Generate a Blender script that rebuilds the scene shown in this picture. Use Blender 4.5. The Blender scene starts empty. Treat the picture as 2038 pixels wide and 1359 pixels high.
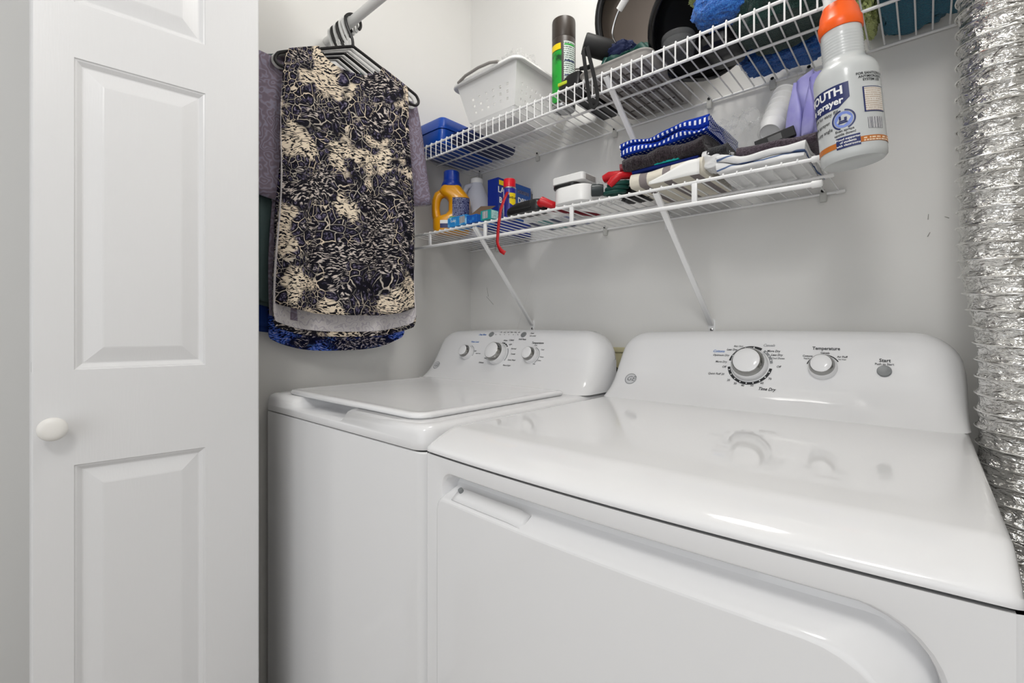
import bpy, bmesh, math, random
from mathutils import Vector, Matrix, noise

sc = bpy.context.scene
C = sc.collection
PI = math.pi

# ------------------------------------------------------------------ camera
cam_d = bpy.data.cameras.new('camera')
cam = bpy.data.objects.new('camera', cam_d)
C.objects.link(cam)
cam.location = (0, 0, 1.08)
cam.rotation_euler = (PI / 2, 0, math.radians(41.5))
cam_d.sensor_width = 36
cam_d.lens = 36 * 934.6 / 2038
cam_d.shift_y = -21.5 / 2038
cam_d.clip_start = 0.01
sc.camera = cam

# ------------------------------------------------------------------ light
sc.view_settings.view_transform = 'Standard'
sc.view_settings.look = 'None'
sc.view_settings.gamma = 1
sc.view_settings.use_curve_mapping = False
sc.view_settings.exposure = 0.0
world = bpy.data.worlds.new('world')
sc.world = world
world.use_nodes = True
bg = world.node_tree.nodes['Background']
bg.inputs[0].default_value = (0.93, 0.96, 1.0, 1)
bg.inputs[1].default_value = 0.5


def area(name, loc, target, sx, sy, power, col, shape='RECTANGLE'):
    d = bpy.data.lights.new(name, 'AREA')
    d.shape = shape
    d.size = sx
    if shape in ('RECTANGLE', 'ELLIPSE'):
        d.size_y = sy
    d.energy = power
    d.color = col
    o = bpy.data.objects.new(name, d)
    C.objects.link(o)
    o.location = loc
    o.rotation_euler = (Vector(target) - Vector(loc)).to_track_quat('-Z', 'Y').to_euler()
    return o


# flush ceiling lamp of the hall, plus two added fill lights
pl = bpy.data.lights.new('hall_ceiling_lamp', 'POINT')
pl.energy = 22
pl.color = (1.0, 0.985, 0.965)
pl.shadow_soft_size = 0.16
po = bpy.data.objects.new('hall_ceiling_lamp', pl)
C.objects.link(po)
po.location = (0.05, -0.52, 2.22)
cl = bpy.data.lights.new('closet_top_fill', 'POINT')  # added fill without a fixture, brightens the upper closet walls
cl.energy = 11
cl.color = (1.0, 0.975, 0.94)
cl.shadow_soft_size = 0.14
clo = bpy.data.objects.new('closet_top_fill', cl)
C.objects.link(clo)
clo.location = (-0.46, 0.80, 2.36)
area('hall_end_fill', (0.5, -2.3, 1.35), (-0.3, 1.2, 1.15), 2.2, 2.1, 20, (0.97, 0.985, 1.0))  # added soft fill at the open hall end, lifts the shadows

# ------------------------------------------------------------------ materials
MATS = {}


def L(c):
    return tuple(((v / 255) / 12.92 if v / 255 <= 0.04045 else ((v / 255 + 0.055) / 1.055) ** 2.4) for v in c)


def mat(name, rgb=(200, 200, 200), rough=0.5, metal=0.0, bump=None, coat=0.0, trans=0.0, alpha=1.0, vary=None,
        sheen=0.0, spec=0.5, stretch=None, ior=1.45, coords='Object'):
    m = bpy.data.materials.new(name)
    m.use_nodes = True
    nt = m.node_tree
    b = nt.nodes['Principled BSDF']
    b.inputs['Base Color'].default_value = (*L(rgb), 1)
    b.inputs['Roughness'].default_value = rough
    b.inputs['Metallic'].default_value = metal
    b.inputs['Coat Weight'].default_value = coat
    b.inputs['Coat Roughness'].default_value = 0.05
    b.inputs['Transmission Weight'].default_value = trans
    b.inputs['Alpha'].default_value = alpha
    b.inputs['Sheen Weight'].default_value = sheen
    b.inputs['Specular IOR Level'].default_value = spec
    b.inputs['IOR'].default_value = ior
    tc = nt.nodes.new('ShaderNodeTexCoord')
    mp = nt.nodes.new('ShaderNodeMapping')
    nt.links.new(tc.outputs[coords], mp.inputs[0])
    if stretch:
        mp.inputs['Scale'].default_value = stretch
    if bump:
        n = nt.nodes.new('ShaderNodeTexNoise')
        n.inputs['Scale'].default_value = bump[0]
        n.inputs['Detail'].default_value = 4
        nt.links.new(mp.outputs[0], n.inputs['Vector'])
        bp = nt.nodes.new('ShaderNodeBump')
        bp.inputs['Strength'].default_value = bump[1]
        bp.inputs['Distance'].default_value = bump[2] if len(bump) > 2 else 0.002
        nt.links.new(n.outputs['Fac'], bp.inputs['Height'])
        nt.links.new(bp.outputs[0], b.inputs['Normal'])
    if vary:  # (scale, other rgb, low, high)
        n = nt.nodes.new('ShaderNodeTexNoise')
        n.inputs['Scale'].default_value = vary[0]
        n.inputs['Detail'].default_value = 5
        nt.links.new(mp.outputs[0], n.inputs['Vector'])
        r = nt.nodes.new('ShaderNodeValToRGB')
        r.color_ramp.elements[0].position = vary[2]
        r.color_ramp.elements[1].position = vary[3]
        r.color_ramp.elements[0].color = (*L(rgb), 1)
        r.color_ramp.elements[1].color = (*L(vary[1]), 1)
        nt.links.new(n.outputs['Fac'], r.inputs[0])
        nt.links.new(r.outputs[0], b.inputs['Base Color'])
    MATS[name] = m
    return m


mat('wall', (229, 228, 225), 0.55, bump=(140, 0.08, 0.001), vary=(2.2, (225, 224, 221), 0.35, 0.65))
mat('hall_wall', (222, 222, 221), 0.6, bump=(120, 0.06, 0.001))
mat('ceiling', (232, 231, 228), 0.7)
mat('floor', (168, 160, 150), 0.5, vary=(6, (150, 142, 132), 0.4, 0.6))
mat('door', (226, 226, 227), 0.28, bump=(60, 0.12, 0.0012), stretch=(6, 6, 0.45))
mat('knob_white', (236, 234, 230), 0.3)
mat('enamel', (233, 233, 234), 0.05)
mat('enamel_plastic', (232, 232, 233), 0.07)
mat('gap', (28, 28, 28), 0.8)
mat('chrome', (160, 160, 158), 0.06, metal=1.0)
mat('button_grey', (130, 133, 134), 0.35)
mat('print_black', (30, 32, 36), 0.5)
mat('print_blue', (40, 110, 190), 0.5)
mat('print_grey', (140, 142, 145), 0.5)
mat('print_white', (240, 240, 240), 0.5)
mat('badge', (206, 207, 209), 0.3)
mat('badge_ink', (112, 114, 118), 0.4)
mat('wire_white', (238, 238, 238), 0.25, coat=0.3)
mat('clip_plastic', (220, 220, 215), 0.3, alpha=0.75)
mat('screw_dark', (40, 40, 40), 0.4, metal=0.8)
mat('black_plastic', (24, 24, 26), 0.32)
mat('black_matte', (20, 20, 22), 0.6)
mat('white_plastic', (236, 236, 235), 0.3)
mat('grey_plastic', (150, 146, 142), 0.45)
mat('tray_grey', (172, 168, 164), 0.5, vary=(30, (150, 146, 142), 0.4, 0.6))
mat('tray_groove', (92, 86, 82), 0.7)
mat('case_blue', (8, 74, 176), 0.28, coat=0.2)
mat('navy', (14, 34, 92), 0.35)
mat('red', (196, 18, 30), 0.35)
mat('cap_red', (220, 18, 40), 0.3)
mat('dark_red', (120, 16, 34), 0.4)
mat('orange', (250, 96, 12), 0.3)
mat('beige', (205, 198, 160), 0.6)
mat('detergent', (226, 156, 14), 0.3, coat=0.2)
mat('cap_blue', (10, 52, 150), 0.3)
mat('label_navy', (28, 40, 96), 0.4)
mat('label_green', (60, 150, 90), 0.4)
mat('label_white', (232, 234, 234), 0.45)
mat('jug', (206, 208, 220), 0.35)
mat('box_blue', (16, 44, 140), 0.4)
mat('box_lightblue', (46, 140, 210), 0.4, vary=(40, (150, 205, 235), 0.5, 0.62))
mat('box_midblue', (24, 92, 180), 0.4, vary=(50, (60, 140, 210), 0.55, 0.65))
mat('box_teal', (30, 150, 150), 0.4)
mat('cardboard', (104, 84, 66), 0.8)
mat('yellow', (244, 214, 20), 0.4)
mat('lime', (190, 205, 50), 0.4)
mat('can_blue', (30, 30, 140), 0.3, coat=0.3)
mat('can_brown', (58, 50, 44), 0.35)
mat('can_green', (30, 160, 50), 0.35, vary=(26, (16, 70, 30), 0.5, 0.6))
mat('steel', (190, 190, 190), 0.25, metal=1.0)
mat('pot_metal', (96, 87, 80), 0.38, metal=0.6, bump=(30, 0.05, 0.001))
mat('rubber', (14, 14, 16), 0.22)
mat('dark_green', (16, 70, 62), 0.5)
mat('glove_navy', (22, 34, 74), 0.7)
mat('clear', (235, 238, 240), 0.05, alpha=0.07)
mat('film', (240, 240, 240), 0.06, alpha=0.06, bump=(60, 0.9, 0.004))
mat('clear_bag', (240, 240, 238), 0.04, alpha=0.17, bump=(40, 0.7, 0.008), spec=0.8)
mat('cup_white', (240, 240, 240), 0.45)
mat('lavender', (150, 146, 216), 0.5, vary=(18, (178, 176, 226), 0.4, 0.65))
mat('paper', (238, 238, 236), 0.6)
mat('sprayer_clear', (198, 201, 201), 0.25, coat=0.2)
mat('sprayer_print_orange', (190, 110, 40), 0.4)
mat('print_lilac', (120, 140, 210), 0.4)
mat('rod', (226, 226, 224), 0.3)
mat('hanger_black', (26, 25, 26), 0.3)
mat('hanger_white', (228, 228, 226), 0.3)
mat('ribbon', (176, 14, 24), 0.5)
mat('mesh_dark', (46, 44, 40), 0.7, vary=(200, (20, 20, 18), 0.45, 0.55))


def terry(name, rgb, rgb2, scale=420, strength=1.0):
    return mat(name, rgb, 0.95, bump=(scale, strength, 0.004), vary=(scale * 0.8, rgb2, 0.35, 0.7), sheen=0.3, spec=0.1)


terry('terry_blue', (26, 78, 170), (70, 140, 220))
terry('terry_green', (24, 52, 48), (40, 74, 66))
terry('terry_teal', (8, 84, 112), (16, 116, 140))
terry('terry_lime', (176, 190, 110), (216, 224, 150))
terry('terry_brown', (32, 26, 30), (62, 52, 58), 300)
terry('terry_plum', (62, 50, 58), (96, 84, 94), 380)
terry('terry_black', (24, 24, 28), (44, 44, 48))
mat('cotton_white', (232, 232, 232), 0.9, bump=(200, 0.3, 0.002), spec=0.1)
mat('cotton_teal', (40, 170, 165), 0.9, bump=(200, 0.3, 0.002), spec=0.1)
mat('cotton_navy', (30, 44, 110), 0.9, bump=(200, 0.3, 0.002), spec=0.1)


def stripes(name, c1, c2, scale, lo, hi, axis='X', warp=0.6):
    m = mat(name, c1, 0.9, bump=(240, 0.3, 0.002), spec=0.1)
    nt = m.node_tree
    b = nt.nodes['Principled BSDF']
    tc = [n for n in nt.nodes if n.type == 'TEX_COORD'][0]
    w = nt.nodes.new('ShaderNodeTexWave')
    w.bands_direction = axis
    w.inputs['Scale'].default_value = scale
    w.inputs['Distortion'].default_value = warp
    nt.links.new(tc.outputs['Object'], w.inputs['Vector'])
    r = nt.nodes.new('ShaderNodeValToRGB')
    r.color_ramp.elements[0].position = lo
    r.color_ramp.elements[1].position = hi
    r.color_ramp.elements[0].color = (*L(c1), 1)
    r.color_ramp.elements[1].color = (*L(c2), 1)
    nt.links.new(w.outputs['Fac'], r.inputs[0])
    nt.links.new(r.outputs[0], b.inputs['Base Color'])
    return m


stripes('cream_striped', (222, 216, 202), (136, 128, 128), 5.6, 0.72, 0.78)
stripes('white_striped', (230, 230, 230), (90, 110, 150), 16, 0.9, 0.97, 'Z', 3)


def check_cloth(name):
    m = mat(name, (20, 50, 150), 0.9, bump=(240, 0.4, 0.002), spec=0.1)
    nt = m.node_tree
    b = nt.nodes['Principled BSDF']
    tc = [n for n in nt.nodes if n.type == 'TEX_COORD'][0]
    uvm = nt.nodes.new('ShaderNodeUVMap')
    sep = nt.nodes.new('ShaderNodeSeparateXYZ')
    nt.links.new(uvm.outputs[0], sep.inputs[0])

    def math_(op, a, bb=None, v=None):
        n = nt.nodes.new('ShaderNodeMath')
        n.operation = op
        nt.links.new(a, n.inputs[0])
        if bb is not None:
            nt.links.new(bb, n.inputs[1])
        elif v is not None:
            n.inputs[1].default_value = v
        return n.outputs[0]
    fu = math_('FRACT', math_('MULTIPLY', sep.outputs[0], v=18))
    fv = math_('FRACT', math_('MULTIPLY', sep.outputs[1], v=25))
    a = math_('MULTIPLY', math_('LESS_THAN', fu, v=0.42), math_('LESS_THAN', fv, v=0.42))
    mx = nt.nodes.new('ShaderNodeMix')
    mx.data_type = 'RGBA'
    mx.inputs[6].default_value = (*L((22, 54, 160)), 1)
    mx.inputs[7].default_value = (*L((226, 230, 242)), 1)
    nt.links.new(a, mx.inputs[0])
    d = math_('ADD', math_('LESS_THAN', fu, v=0.42), math_('LESS_THAN', fv, v=0.42))
    dd = math_('MULTIPLY', d, v=0.22)
    mx2 = nt.nodes.new('ShaderNodeMix')
    mx2.data_type = 'RGBA'
    mx2.inputs[7].default_value = (*L((18, 34, 96)), 1)
    nt.links.new(dd, mx2.inputs[0])
    nt.links.new(mx.outputs[2], mx2.inputs[6])
    mx3 = nt.nodes.new('ShaderNodeMix')
    mx3.data_type = 'RGBA'
    nt.links.new(a, mx3.inputs[0])
    nt.links.new(mx2.outputs[2], mx3.inputs[6])
    nt.links.new(mx.outputs[2], mx3.inputs[7])
    nt.links.new(mx3.outputs[2], b.inputs['Base Color'])
    return m


check_cloth('check_blue')


def snake(name, seed=0.0, cream=(222, 206, 184), ink=(18, 17, 26), cell=(62, 57, 84), amount=0.535):
    """snake-skin print: outlined cells, cream speckled patches, ink ground"""
    m = mat(name, ink, 0.72, spec=0.15)
    nt = m.node_tree
    b = nt.nodes['Principled BSDF']
    N = nt.nodes.new
    lk = nt.links.new
    tc = [n for n in nt.nodes if n.type == 'TEX_COORD'][0]
    mp = N('ShaderNodeMapping')
    mp.inputs['Location'].default_value = (seed, seed * 2, seed * 3)
    mp.inputs['Scale'].default_value = (0.35, 1, 1)
    lk(tc.outputs['Object'], mp.inputs[0])
    wn = N('ShaderNodeTexNoise')
    wn.inputs['Scale'].default_value = 9
    wn.inputs['Detail'].default_value = 3
    lk(mp.outputs[0], wn.inputs['Vector'])
    wv = N('ShaderNodeVectorMath')
    wv.operation = 'MULTIPLY_ADD'
    lk(wn.outputs['Color'], wv.inputs[0])
    wv.inputs[1].default_value = (0.09, 0.09, 0.09)
    lk(mp.outputs[0], wv.inputs[2])

    def vor(scale, st, feat):
        mm = N('ShaderNodeMapping')
        mm.inputs['Scale'].default_value = st
        mm.inputs['Rotation'].default_value = (0.35, 0, 0)
        lk(wv.outputs[0], mm.inputs[0])
        v = N('ShaderNodeTexVoronoi')
        v.feature = feat
        v.inputs['Scale'].default_value = scale
        lk(mm.outputs[0], v.inputs['Vector'])
        return v

    def ramp(src, stops):
        r = N('ShaderNodeValToRGB')
        e = r.color_ramp.elements
        while len(e) < len(stops):
            e.new(0.5)
        for i, (p, c) in enumerate(stops):
            e[i].position = p
            e[i].color = (*L(c), 1)
        lk(src, r.inputs[0])
        return r.outputs[0]

    def mix(f, a, bb):
        mx = N('ShaderNodeMix')
        mx.data_type = 'RGBA'
        lk(f, mx.inputs[0])
        lk(a, mx.inputs[6])
        lk(bb, mx.inputs[7])
        return mx.outputs[2]
    big = vor(40, (0.6, 1.0, 0.8), 'DISTANCE_TO_EDGE')
    sml = vor(84, (0.6, 1.0, 0.7), 'DISTANCE_TO_EDGE')
    hn = N('ShaderNodeTexNoise')
    hn.inputs['Scale'].default_value = 190
    hn.inputs['Detail'].default_value = 2
    lk(wv.outputs[0], hn.inputs['Vector'])
    hatch = ramp(hn.outputs['Fac'], [(0.0, ink), (0.46, ink), (0.54, cell), (0.75, (150, 142, 158))])
    grey = tuple(int(0.5 * q + 70) for q in cream)

    def outlined(v, w):
        f = ramp(v.outputs['Distance'], [(0.0, (255, 255, 255)), (w, (255, 255, 255)), (w * 1.6, (0, 0, 0))])
        g = ramp(v.outputs['Distance'], [(0.0, (0, 0, 0)), (w * 6, (0, 0, 0)), (w * 9, (255, 255, 255))])
        ln = N('ShaderNodeTexNoise')
        ln.inputs['Scale'].default_value = 16
        lk(mp.outputs[0], ln.inputs['Vector'])
        lc = ramp(ln.outputs['Fac'], [(0.38, ink), (0.47, grey), (0.6, cream)])
        base = mix(g, ramp(hn.outputs['Fac'], [(0.0, ink), (1.0, ink)]), hatch)
        return mix(f, base, lc)
    sel = N('ShaderNodeTexNoise')
    sel.inputs['Scale'].default_value = 11
    lk(mp.outputs[0], sel.inputs['Vector'])
    cells = mix(ramp(sel.outputs['Fac'], [(0.0, (0, 0, 0)), (0.5, (0, 0, 0)), (0.53, (255, 255, 255))]), outlined(big, 0.022), outlined(sml, 0.026))
    # fine dashes inside cream patches
    sm = N('ShaderNodeMapping')
    sm.inputs['Scale'].default_value = (70, 95, 300)
    sm.inputs['Rotation'].default_value = (0.25, 0, 0)
    lk(wv.outputs[0], sm.inputs[0])
    fn = N('ShaderNodeTexNoise')
    fn.inputs['Scale'].default_value = 1.0
    fn.inputs['Detail'].default_value = 2
    lk(sm.outputs[0], fn.inputs['Vector'])
    spk = ramp(fn.outputs['Fac'], [(0.0, ink), (0.45, ink), (0.49, cream), (1.0, (238, 226, 204))])
    dark = ramp(fn.outputs['Fac'], [(0.0, ink), (0.54, ink), (0.58, (196, 186, 180)), (1.0, cream)])
    pn = N('ShaderNodeTexNoise')
    pn.inputs['Scale'].default_value = 7.5
    pn.inputs['Detail'].default_value = 2.5
    pn.inputs['Roughness'].default_value = 0.62
    lk(mp.outputs[0], pn.inputs['Vector'])
    f1 = ramp(pn.outputs['Fac'], [(0.0, (0, 0, 0)), (amount, (0, 0, 0)), (amount + 0.035, (255, 255, 255))])
    f2 = ramp(pn.outputs['Fac'], [(0.0, (255, 255, 255)), (0.43, (255, 255, 255)), (0.46, (0, 0, 0))])
    col = mix(f1, cells, spk)
    col = mix(f2, col, dark)
    lk(col, b.inputs['Base Color'])
    return m


snake('snake_print')
snake('snake_purple', 3.7, (206, 196, 190), (14, 12, 24), (60, 48, 104), 0.62)
snake('blue_print', 8.1, (36, 100, 220), (10, 16, 48), (22, 62, 170), 0.5)


def paisley(name, c1, c2, c3, scale=15):
    m = mat(name, c1, 0.75, spec=0.15)
    nt = m.node_tree
    b = nt.nodes['Principled BSDF']
    tc = [n for n in nt.nodes if n.type == 'TEX_COORD'][0]
    wn = nt.nodes.new('ShaderNodeTexNoise')
    wn.inputs['Scale'].default_value = scale
    wn.inputs['Detail'].default_value = 2
    nt.links.new(tc.outputs['Object'], wn.inputs['Vector'])
    ml = nt.nodes.new('ShaderNodeMath')
    ml.operation = 'MULTIPLY'
    ml.inputs[1].default_value = 60
    nt.links.new(wn.outputs['Fac'], ml.inputs[0])
    sn = nt.nodes.new('ShaderNodeMath')
    sn.operation = 'SINE'
    nt.links.new(ml.outputs[0], sn.inputs[0])
    r = nt.nodes.new('ShaderNodeValToRGB')
    e = r.color_ramp.elements
    e.new(0.5)
    for i, (p, c) in enumerate(((0.0, c1), (0.6, c2), (0.97, c3))):
        e[i].position = p
        e[i].color = (*L(c), 1)
    ad = nt.nodes.new('ShaderNodeMath')
    ad.operation = 'MULTIPLY_ADD'
    ad.inputs[1].default_value = 0.5
    ad.inputs[2].default_value = 0.5
    nt.links.new(sn.outputs[0], ad.inputs[0])
    nt.links.new(ad.outputs[0], r.inputs[0])
    nt.links.new(r.outputs[0], b.inputs['Base Color'])
    return m


paisley('mauve_paisley', (124, 112, 126), (134, 121, 133), (146, 142, 160), 24)
paisley('lining_grey', (198, 193, 193), (208, 204, 204), (180, 174, 180), 24)
mat('teal_cloth', (66, 84, 84), 0.5, bump=(70, 0.5, 0.004), spec=0.3, stretch=(1, 1, 0.5))
mat('royal_cloth', (22, 50, 112), 0.7, bump=(60, 0.2, 0.002), spec=0.2)
mat('olive_cloth', (72, 76, 66), 0.8, bump=(90, 0.3, 0.002), spec=0.1)


def foil(name):
    m = mat(name, (226, 225, 222), 0.17, metal=1.0)
    nt = m.node_tree
    b = nt.nodes['Principled BSDF']
    tc = [n for n in nt.nodes if n.type == 'TEX_COORD'][0]
    mp = nt.nodes.new('ShaderNodeMapping')
    mp.inputs['Scale'].default_value = (46, 125, 1)
    mp.inputs['Rotation'].default_value = (0, 0, -0.42)
    nt.links.new(tc.outputs['UV'], mp.inputs[0])
    v = nt.nodes.new('ShaderNodeTexNoise')
    v.inputs['Scale'].default_value = 1.0
    v.inputs['Detail'].default_value = 3
    v.inputs['Distortion'].default_value = 0.5
    nt.links.new(mp.outputs[0], v.inputs['Vector'])
    bp = nt.nodes.new('ShaderNodeBump')
    bp.inputs['Strength'].default_value = 0.75
    bp.inputs['Distance'].default_value = 0.014
    nt.links.new(v.outputs['Fac'], bp.inputs['Height'])
    nt.links.new(bp.outputs[0], b.inputs['Normal'])
    return m


foil('foil')
mat('duct_wire', (232, 231, 228), 0.22, metal=1.0)


def barcode(name):
    m = mat(name, (230, 230, 230), 0.5)
    nt = m.node_tree
    b = nt.nodes['Principled BSDF']
    uv = nt.nodes.new('ShaderNodeUVMap')
    mp = nt.nodes.new('ShaderNodeMapping')
    mp.inputs['Scale'].default_value = (26, 0.0, 1)
    nt.links.new(uv.outputs[0], mp.inputs[0])
    n = nt.nodes.new('ShaderNodeTexNoise')
    n.inputs['Scale'].default_value = 1
    n.inputs['Detail'].default_value = 2
    nt.links.new(mp.outputs[0], n.inputs['Vector'])
    r = nt.nodes.new('ShaderNodeValToRGB')
    r.color_ramp.interpolation = 'CONSTANT'
    r.color_ramp.elements[0].color = (0.02, 0.02, 0.05, 1)
    r.color_ramp.elements[1].position = 0.5
    r.color_ramp.elements[1].color = (0.8, 0.8, 0.8, 1)
    nt.links.new(n.outputs['Fac'], r.inputs[0])
    nt.links.new(r.outputs[0], b.inputs['Base Color'])
    return m


barcode('barcode')


def fineprint(name, paper, ink, rows, fill=0.5, gap=0.45):
    """lines of unreadable fine print: rows of broken ink dashes"""
    m = mat(name, paper, 0.45)
    nt = m.node_tree
    b = nt.nodes['Principled BSDF']
    N = nt.nodes.new
    lk = nt.links.new
    uv = N('ShaderNodeUVMap')
    sep = N('ShaderNodeSeparateXYZ')
    lk(uv.outputs[0], sep.inputs[0])

    def mt(op, a, v):
        n = N('ShaderNodeMath')
        n.operation = op
        lk(a, n.inputs[0])
        if isinstance(v, (int, float)):
            n.inputs[1].default_value = v
        else:
            lk(v, n.inputs[1])
        return n.outputs[0]
    rv = mt('MULTIPLY', sep.outputs[1], rows)
    line = mt('LESS_THAN', mt('FRACT', rv, 0), gap)
    fl = mt('FLOOR', rv, 0)
    cb = N('ShaderNodeCombineXYZ')
    lk(mt('MULTIPLY', sep.outputs[0], 26.0), cb.inputs[0])
    lk(mt('MULTIPLY', fl, 7.31), cb.inputs[1])
    nz = N('ShaderNodeTexNoise')
    nz.inputs['Scale'].default_value = 1
    nz.inputs['Detail'].default_value = 1
    lk(cb.outputs[0], nz.inputs['Vector'])
    f = mt('MULTIPLY', line, mt('LESS_THAN', nz.outputs['Fac'], fill))
    mx = N('ShaderNodeMix')
    mx.data_type = 'RGBA'
    mx.inputs[6].default_value = (*L(paper), 1)
    mx.inputs[7].default_value = (*L(ink), 1)
    lk(f, mx.inputs[0])
    lk(mx.outputs[2], b.inputs['Base Color'])
    return m


fineprint('fine_white', (216, 226, 220), (60, 80, 70), 24, 0.56)
fineprint('fine_navy', (30, 38, 88), (150, 156, 190), 12, 0.52)
fineprint('fine_table', (226, 222, 216), (196, 180, 164), 11, 0.62, 0.6)
fineprint('fine_orange', (190, 110, 40), (236, 214, 186), 2, 0.55, 0.6)
fineprint('fine_box', (190, 226, 222), (40, 110, 120), 6, 0.5)

# ------------------------------------------------------------------ helpers
WO = {}          # world offset of every object built (roots are only moved or turned about z)


def M(m):
    return MATS[m] if isinstance(m, str) else m


class MB:
    """collects vertices and faces for one mesh object"""

    def __init__(s):
        s.v, s.f, s.mi, s.uv = [], [], [], {}

    def add(s, vs, fs, T=None, mi=0, uvs=None):
        o = len(s.v)
        for i, p in enumerate(vs):
            p = Vector(p)
            s.v.append(T @ p if T else p)
            if uvs:
                s.uv[o + i] = uvs[i]
        for f in fs:
            s.f.append([i + o for i in f])
            s.mi.append(mi)
        return s

    def box(s, x0, x1, y0, y1, z0, z1, bev=0.0, seg=2, T=None, mi=0):
        bm = bmesh.new()
        bmesh.ops.create_cube(bm, size=1)
        for v in bm.verts:
            v.co = Vector(((x0 + x1) / 2 + v.co.x * (x1 - x0), (y0 + y1) / 2 + v.co.y * (y1 - y0), (z0 + z1) / 2 + v.co.z * (z1 - z0)))
        if bev > 0:
            bmesh.ops.bevel(bm, geom=bm.edges[:], offset=bev, segments=seg, affect='EDGES', profile=0.5)
        return s.bm(bm, T, mi)

    def bm(s, bm, T=None, mi=0):
        bm.verts.index_update()
        s.add([v.co.copy() for v in bm.verts], [[v.index for v in f.verts] for f in bm.faces], T, mi)
        bm.free()
        return s

    def tube(s, pts, r, n=10, closed=False, cap=True, T=None, mi=0):
        pts = [Vector(p) for p in pts]
        k = len(pts)
        rs = r if isinstance(r, (list, tuple)) else [r] * k
        vs, fs = [], []
        t0 = None
        nrm = None
        for i, p in enumerate(pts):
            a = pts[(i - 1) % k] if (closed or i > 0) else p
            b = pts[(i + 1) % k] if (closed or i < k - 1) else p
            t = (b - a).normalized()
            if nrm is None:
                ref = Vector((0, 0, 1)) if abs(t.z) < 0.9 else Vector((1, 0, 0))
                nrm = t.cross(ref).normalized()
            else:
                nrm = (nrm - t * nrm.dot(t))
                nrm = nrm.normalized() if nrm.length > 1e-6 else t.orthogonal().normalized()
            bn = t.cross(nrm)
            for j in range(n):
                q = 2 * PI * j / n
                vs.append(p + (nrm * math.cos(q) + bn * math.sin(q)) * rs[i])
        m = k if closed else k - 1
        for i in range(m):
            for j in range(n):
                a, b = i * n + j, i * n + (j + 1) % n
                c, d = ((i + 1) % k) * n + (j + 1) % n, ((i + 1) % k) * n + j
                fs.append([a, b, c, d])
        if cap and not closed:
            fs.append(list(range(n))[::-1])
            fs.append(list(range((k - 1) * n, k * n)))
        return s.add(vs, fs, T, mi)

    def lathe(s, prof, n=32, T=None, mi=0, sx=1, sy=1, power=1.0):
        """prof: (radius, z) from bottom to top; T places it"""
        vs, fs = [], []
        for r, z in prof:
            for j in range(n):
                q = 2 * PI * j / n
                c, d = math.cos(q), math.sin(q)
                if power != 1:
                    c = math.copysign(abs(c) ** power, c)
                    d = math.copysign(abs(d) ** power, d)
                vs.append((r * c * sx, r * d * sy, z))
        for i in range(len(prof) - 1):
            for j in range(n):
                a, b = i * n + j, i * n + (j + 1) % n
                fs.append([a, b, b + n, a + n])
        fs.append(list(range(n))[::-1])
        k = (len(prof) - 1) * n
        fs.append(list(range(k, k + n)))
        return s.add(vs, fs, T, mi)

    def grid(s, fn, nu, nv, T=None, mi=0, uv=True):
        vs, fs, uvs = [], [], []
        for i in range(nu + 1):
            for j in range(nv + 1):
                vs.append(fn(i / nu, j / nv))
                uvs.append((i / nu, j / nv))
        for i in range(nu):
            for j in range(nv):
                a = i * (nv + 1) + j
                fs.append([a, a + nv + 1, a + nv + 2, a + 1])
        return s.add(vs, fs, T, mi, uvs if uv else None)

    def slab(s, x0, x1, y0, y1, rad, rows, seg=6, T=None, mi=0, cap=(True, True)):
        """stack of rounded rectangles; rows (inset, z) bottom to top"""
        vs, fs = [], []
        n = None
        for ins, z in rows:
            lp = rrect(x0 + ins, x1 - ins, y0 + ins, y1 - ins, [max(0.0005, q - ins * 0.8) for q in (rad if isinstance(rad, (list, tuple)) else [rad] * 4)], seg)
            n = len(lp)
            vs += [(x, y, z) for x, y in lp]
        for i in range(len(rows) - 1):
            for j in range(n):
                a, b = i * n + j, i * n + (j + 1) % n
                fs.append([a, b, b + n, a + n])
        if cap[0]:
            fs.append(list(range(n))[::-1])
        if cap[1]:
            k = (len(rows) - 1) * n
            fs.append(list(range(k, k + n)))
        return s.add(vs, fs, T, mi)

    def build(s, name, m, parent=None, smooth=True, local=False, angle=40, solid=None, recalc=True):
        off = WO.get(parent, Vector((0, 0, 0))) if parent is not None else Vector((0, 0, 0))
        me = bpy.data.meshes.new(name)
        me.from_pydata([tuple(v - off) if not local else tuple(v) for v in s.v], [], s.f)
        ms = m if isinstance(m, (list, tuple)) else [m]
        for q in ms:
            me.materials.append(M(q))
        for p, i in zip(me.polygons, s.mi):
            p.material_index = i
            p.use_smooth = smooth
        if s.uv:
            ul = me.uv_layers.new(name='UVMap')
            for lp in me.loops:
                ul.data[lp.index].uv = s.uv.get(lp.vertex_index, (0, 0))
        bm = bmesh.new()
        bm.from_mesh(me)
        if recalc:
            bmesh.ops.recalc_face_normals(bm, faces=bm.faces[:])
        if smooth:
            ca = math.radians(angle)
            for e in bm.edges:
                if len(e.link_faces) == 2 and e.calc_face_angle(0) > ca:
                    e.smooth = False
        bm.to_mesh(me)
        bm.free()
        o = bpy.data.objects.new(name, me)
        C.objects.link(o)
        if parent is not None:
            o.parent = parent
        WO[o] = off.copy()
        if solid:
            md = o.modifiers.new('thickness', 'SOLIDIFY')
            md.thickness = solid
            md.offset = 0
        return o


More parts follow.
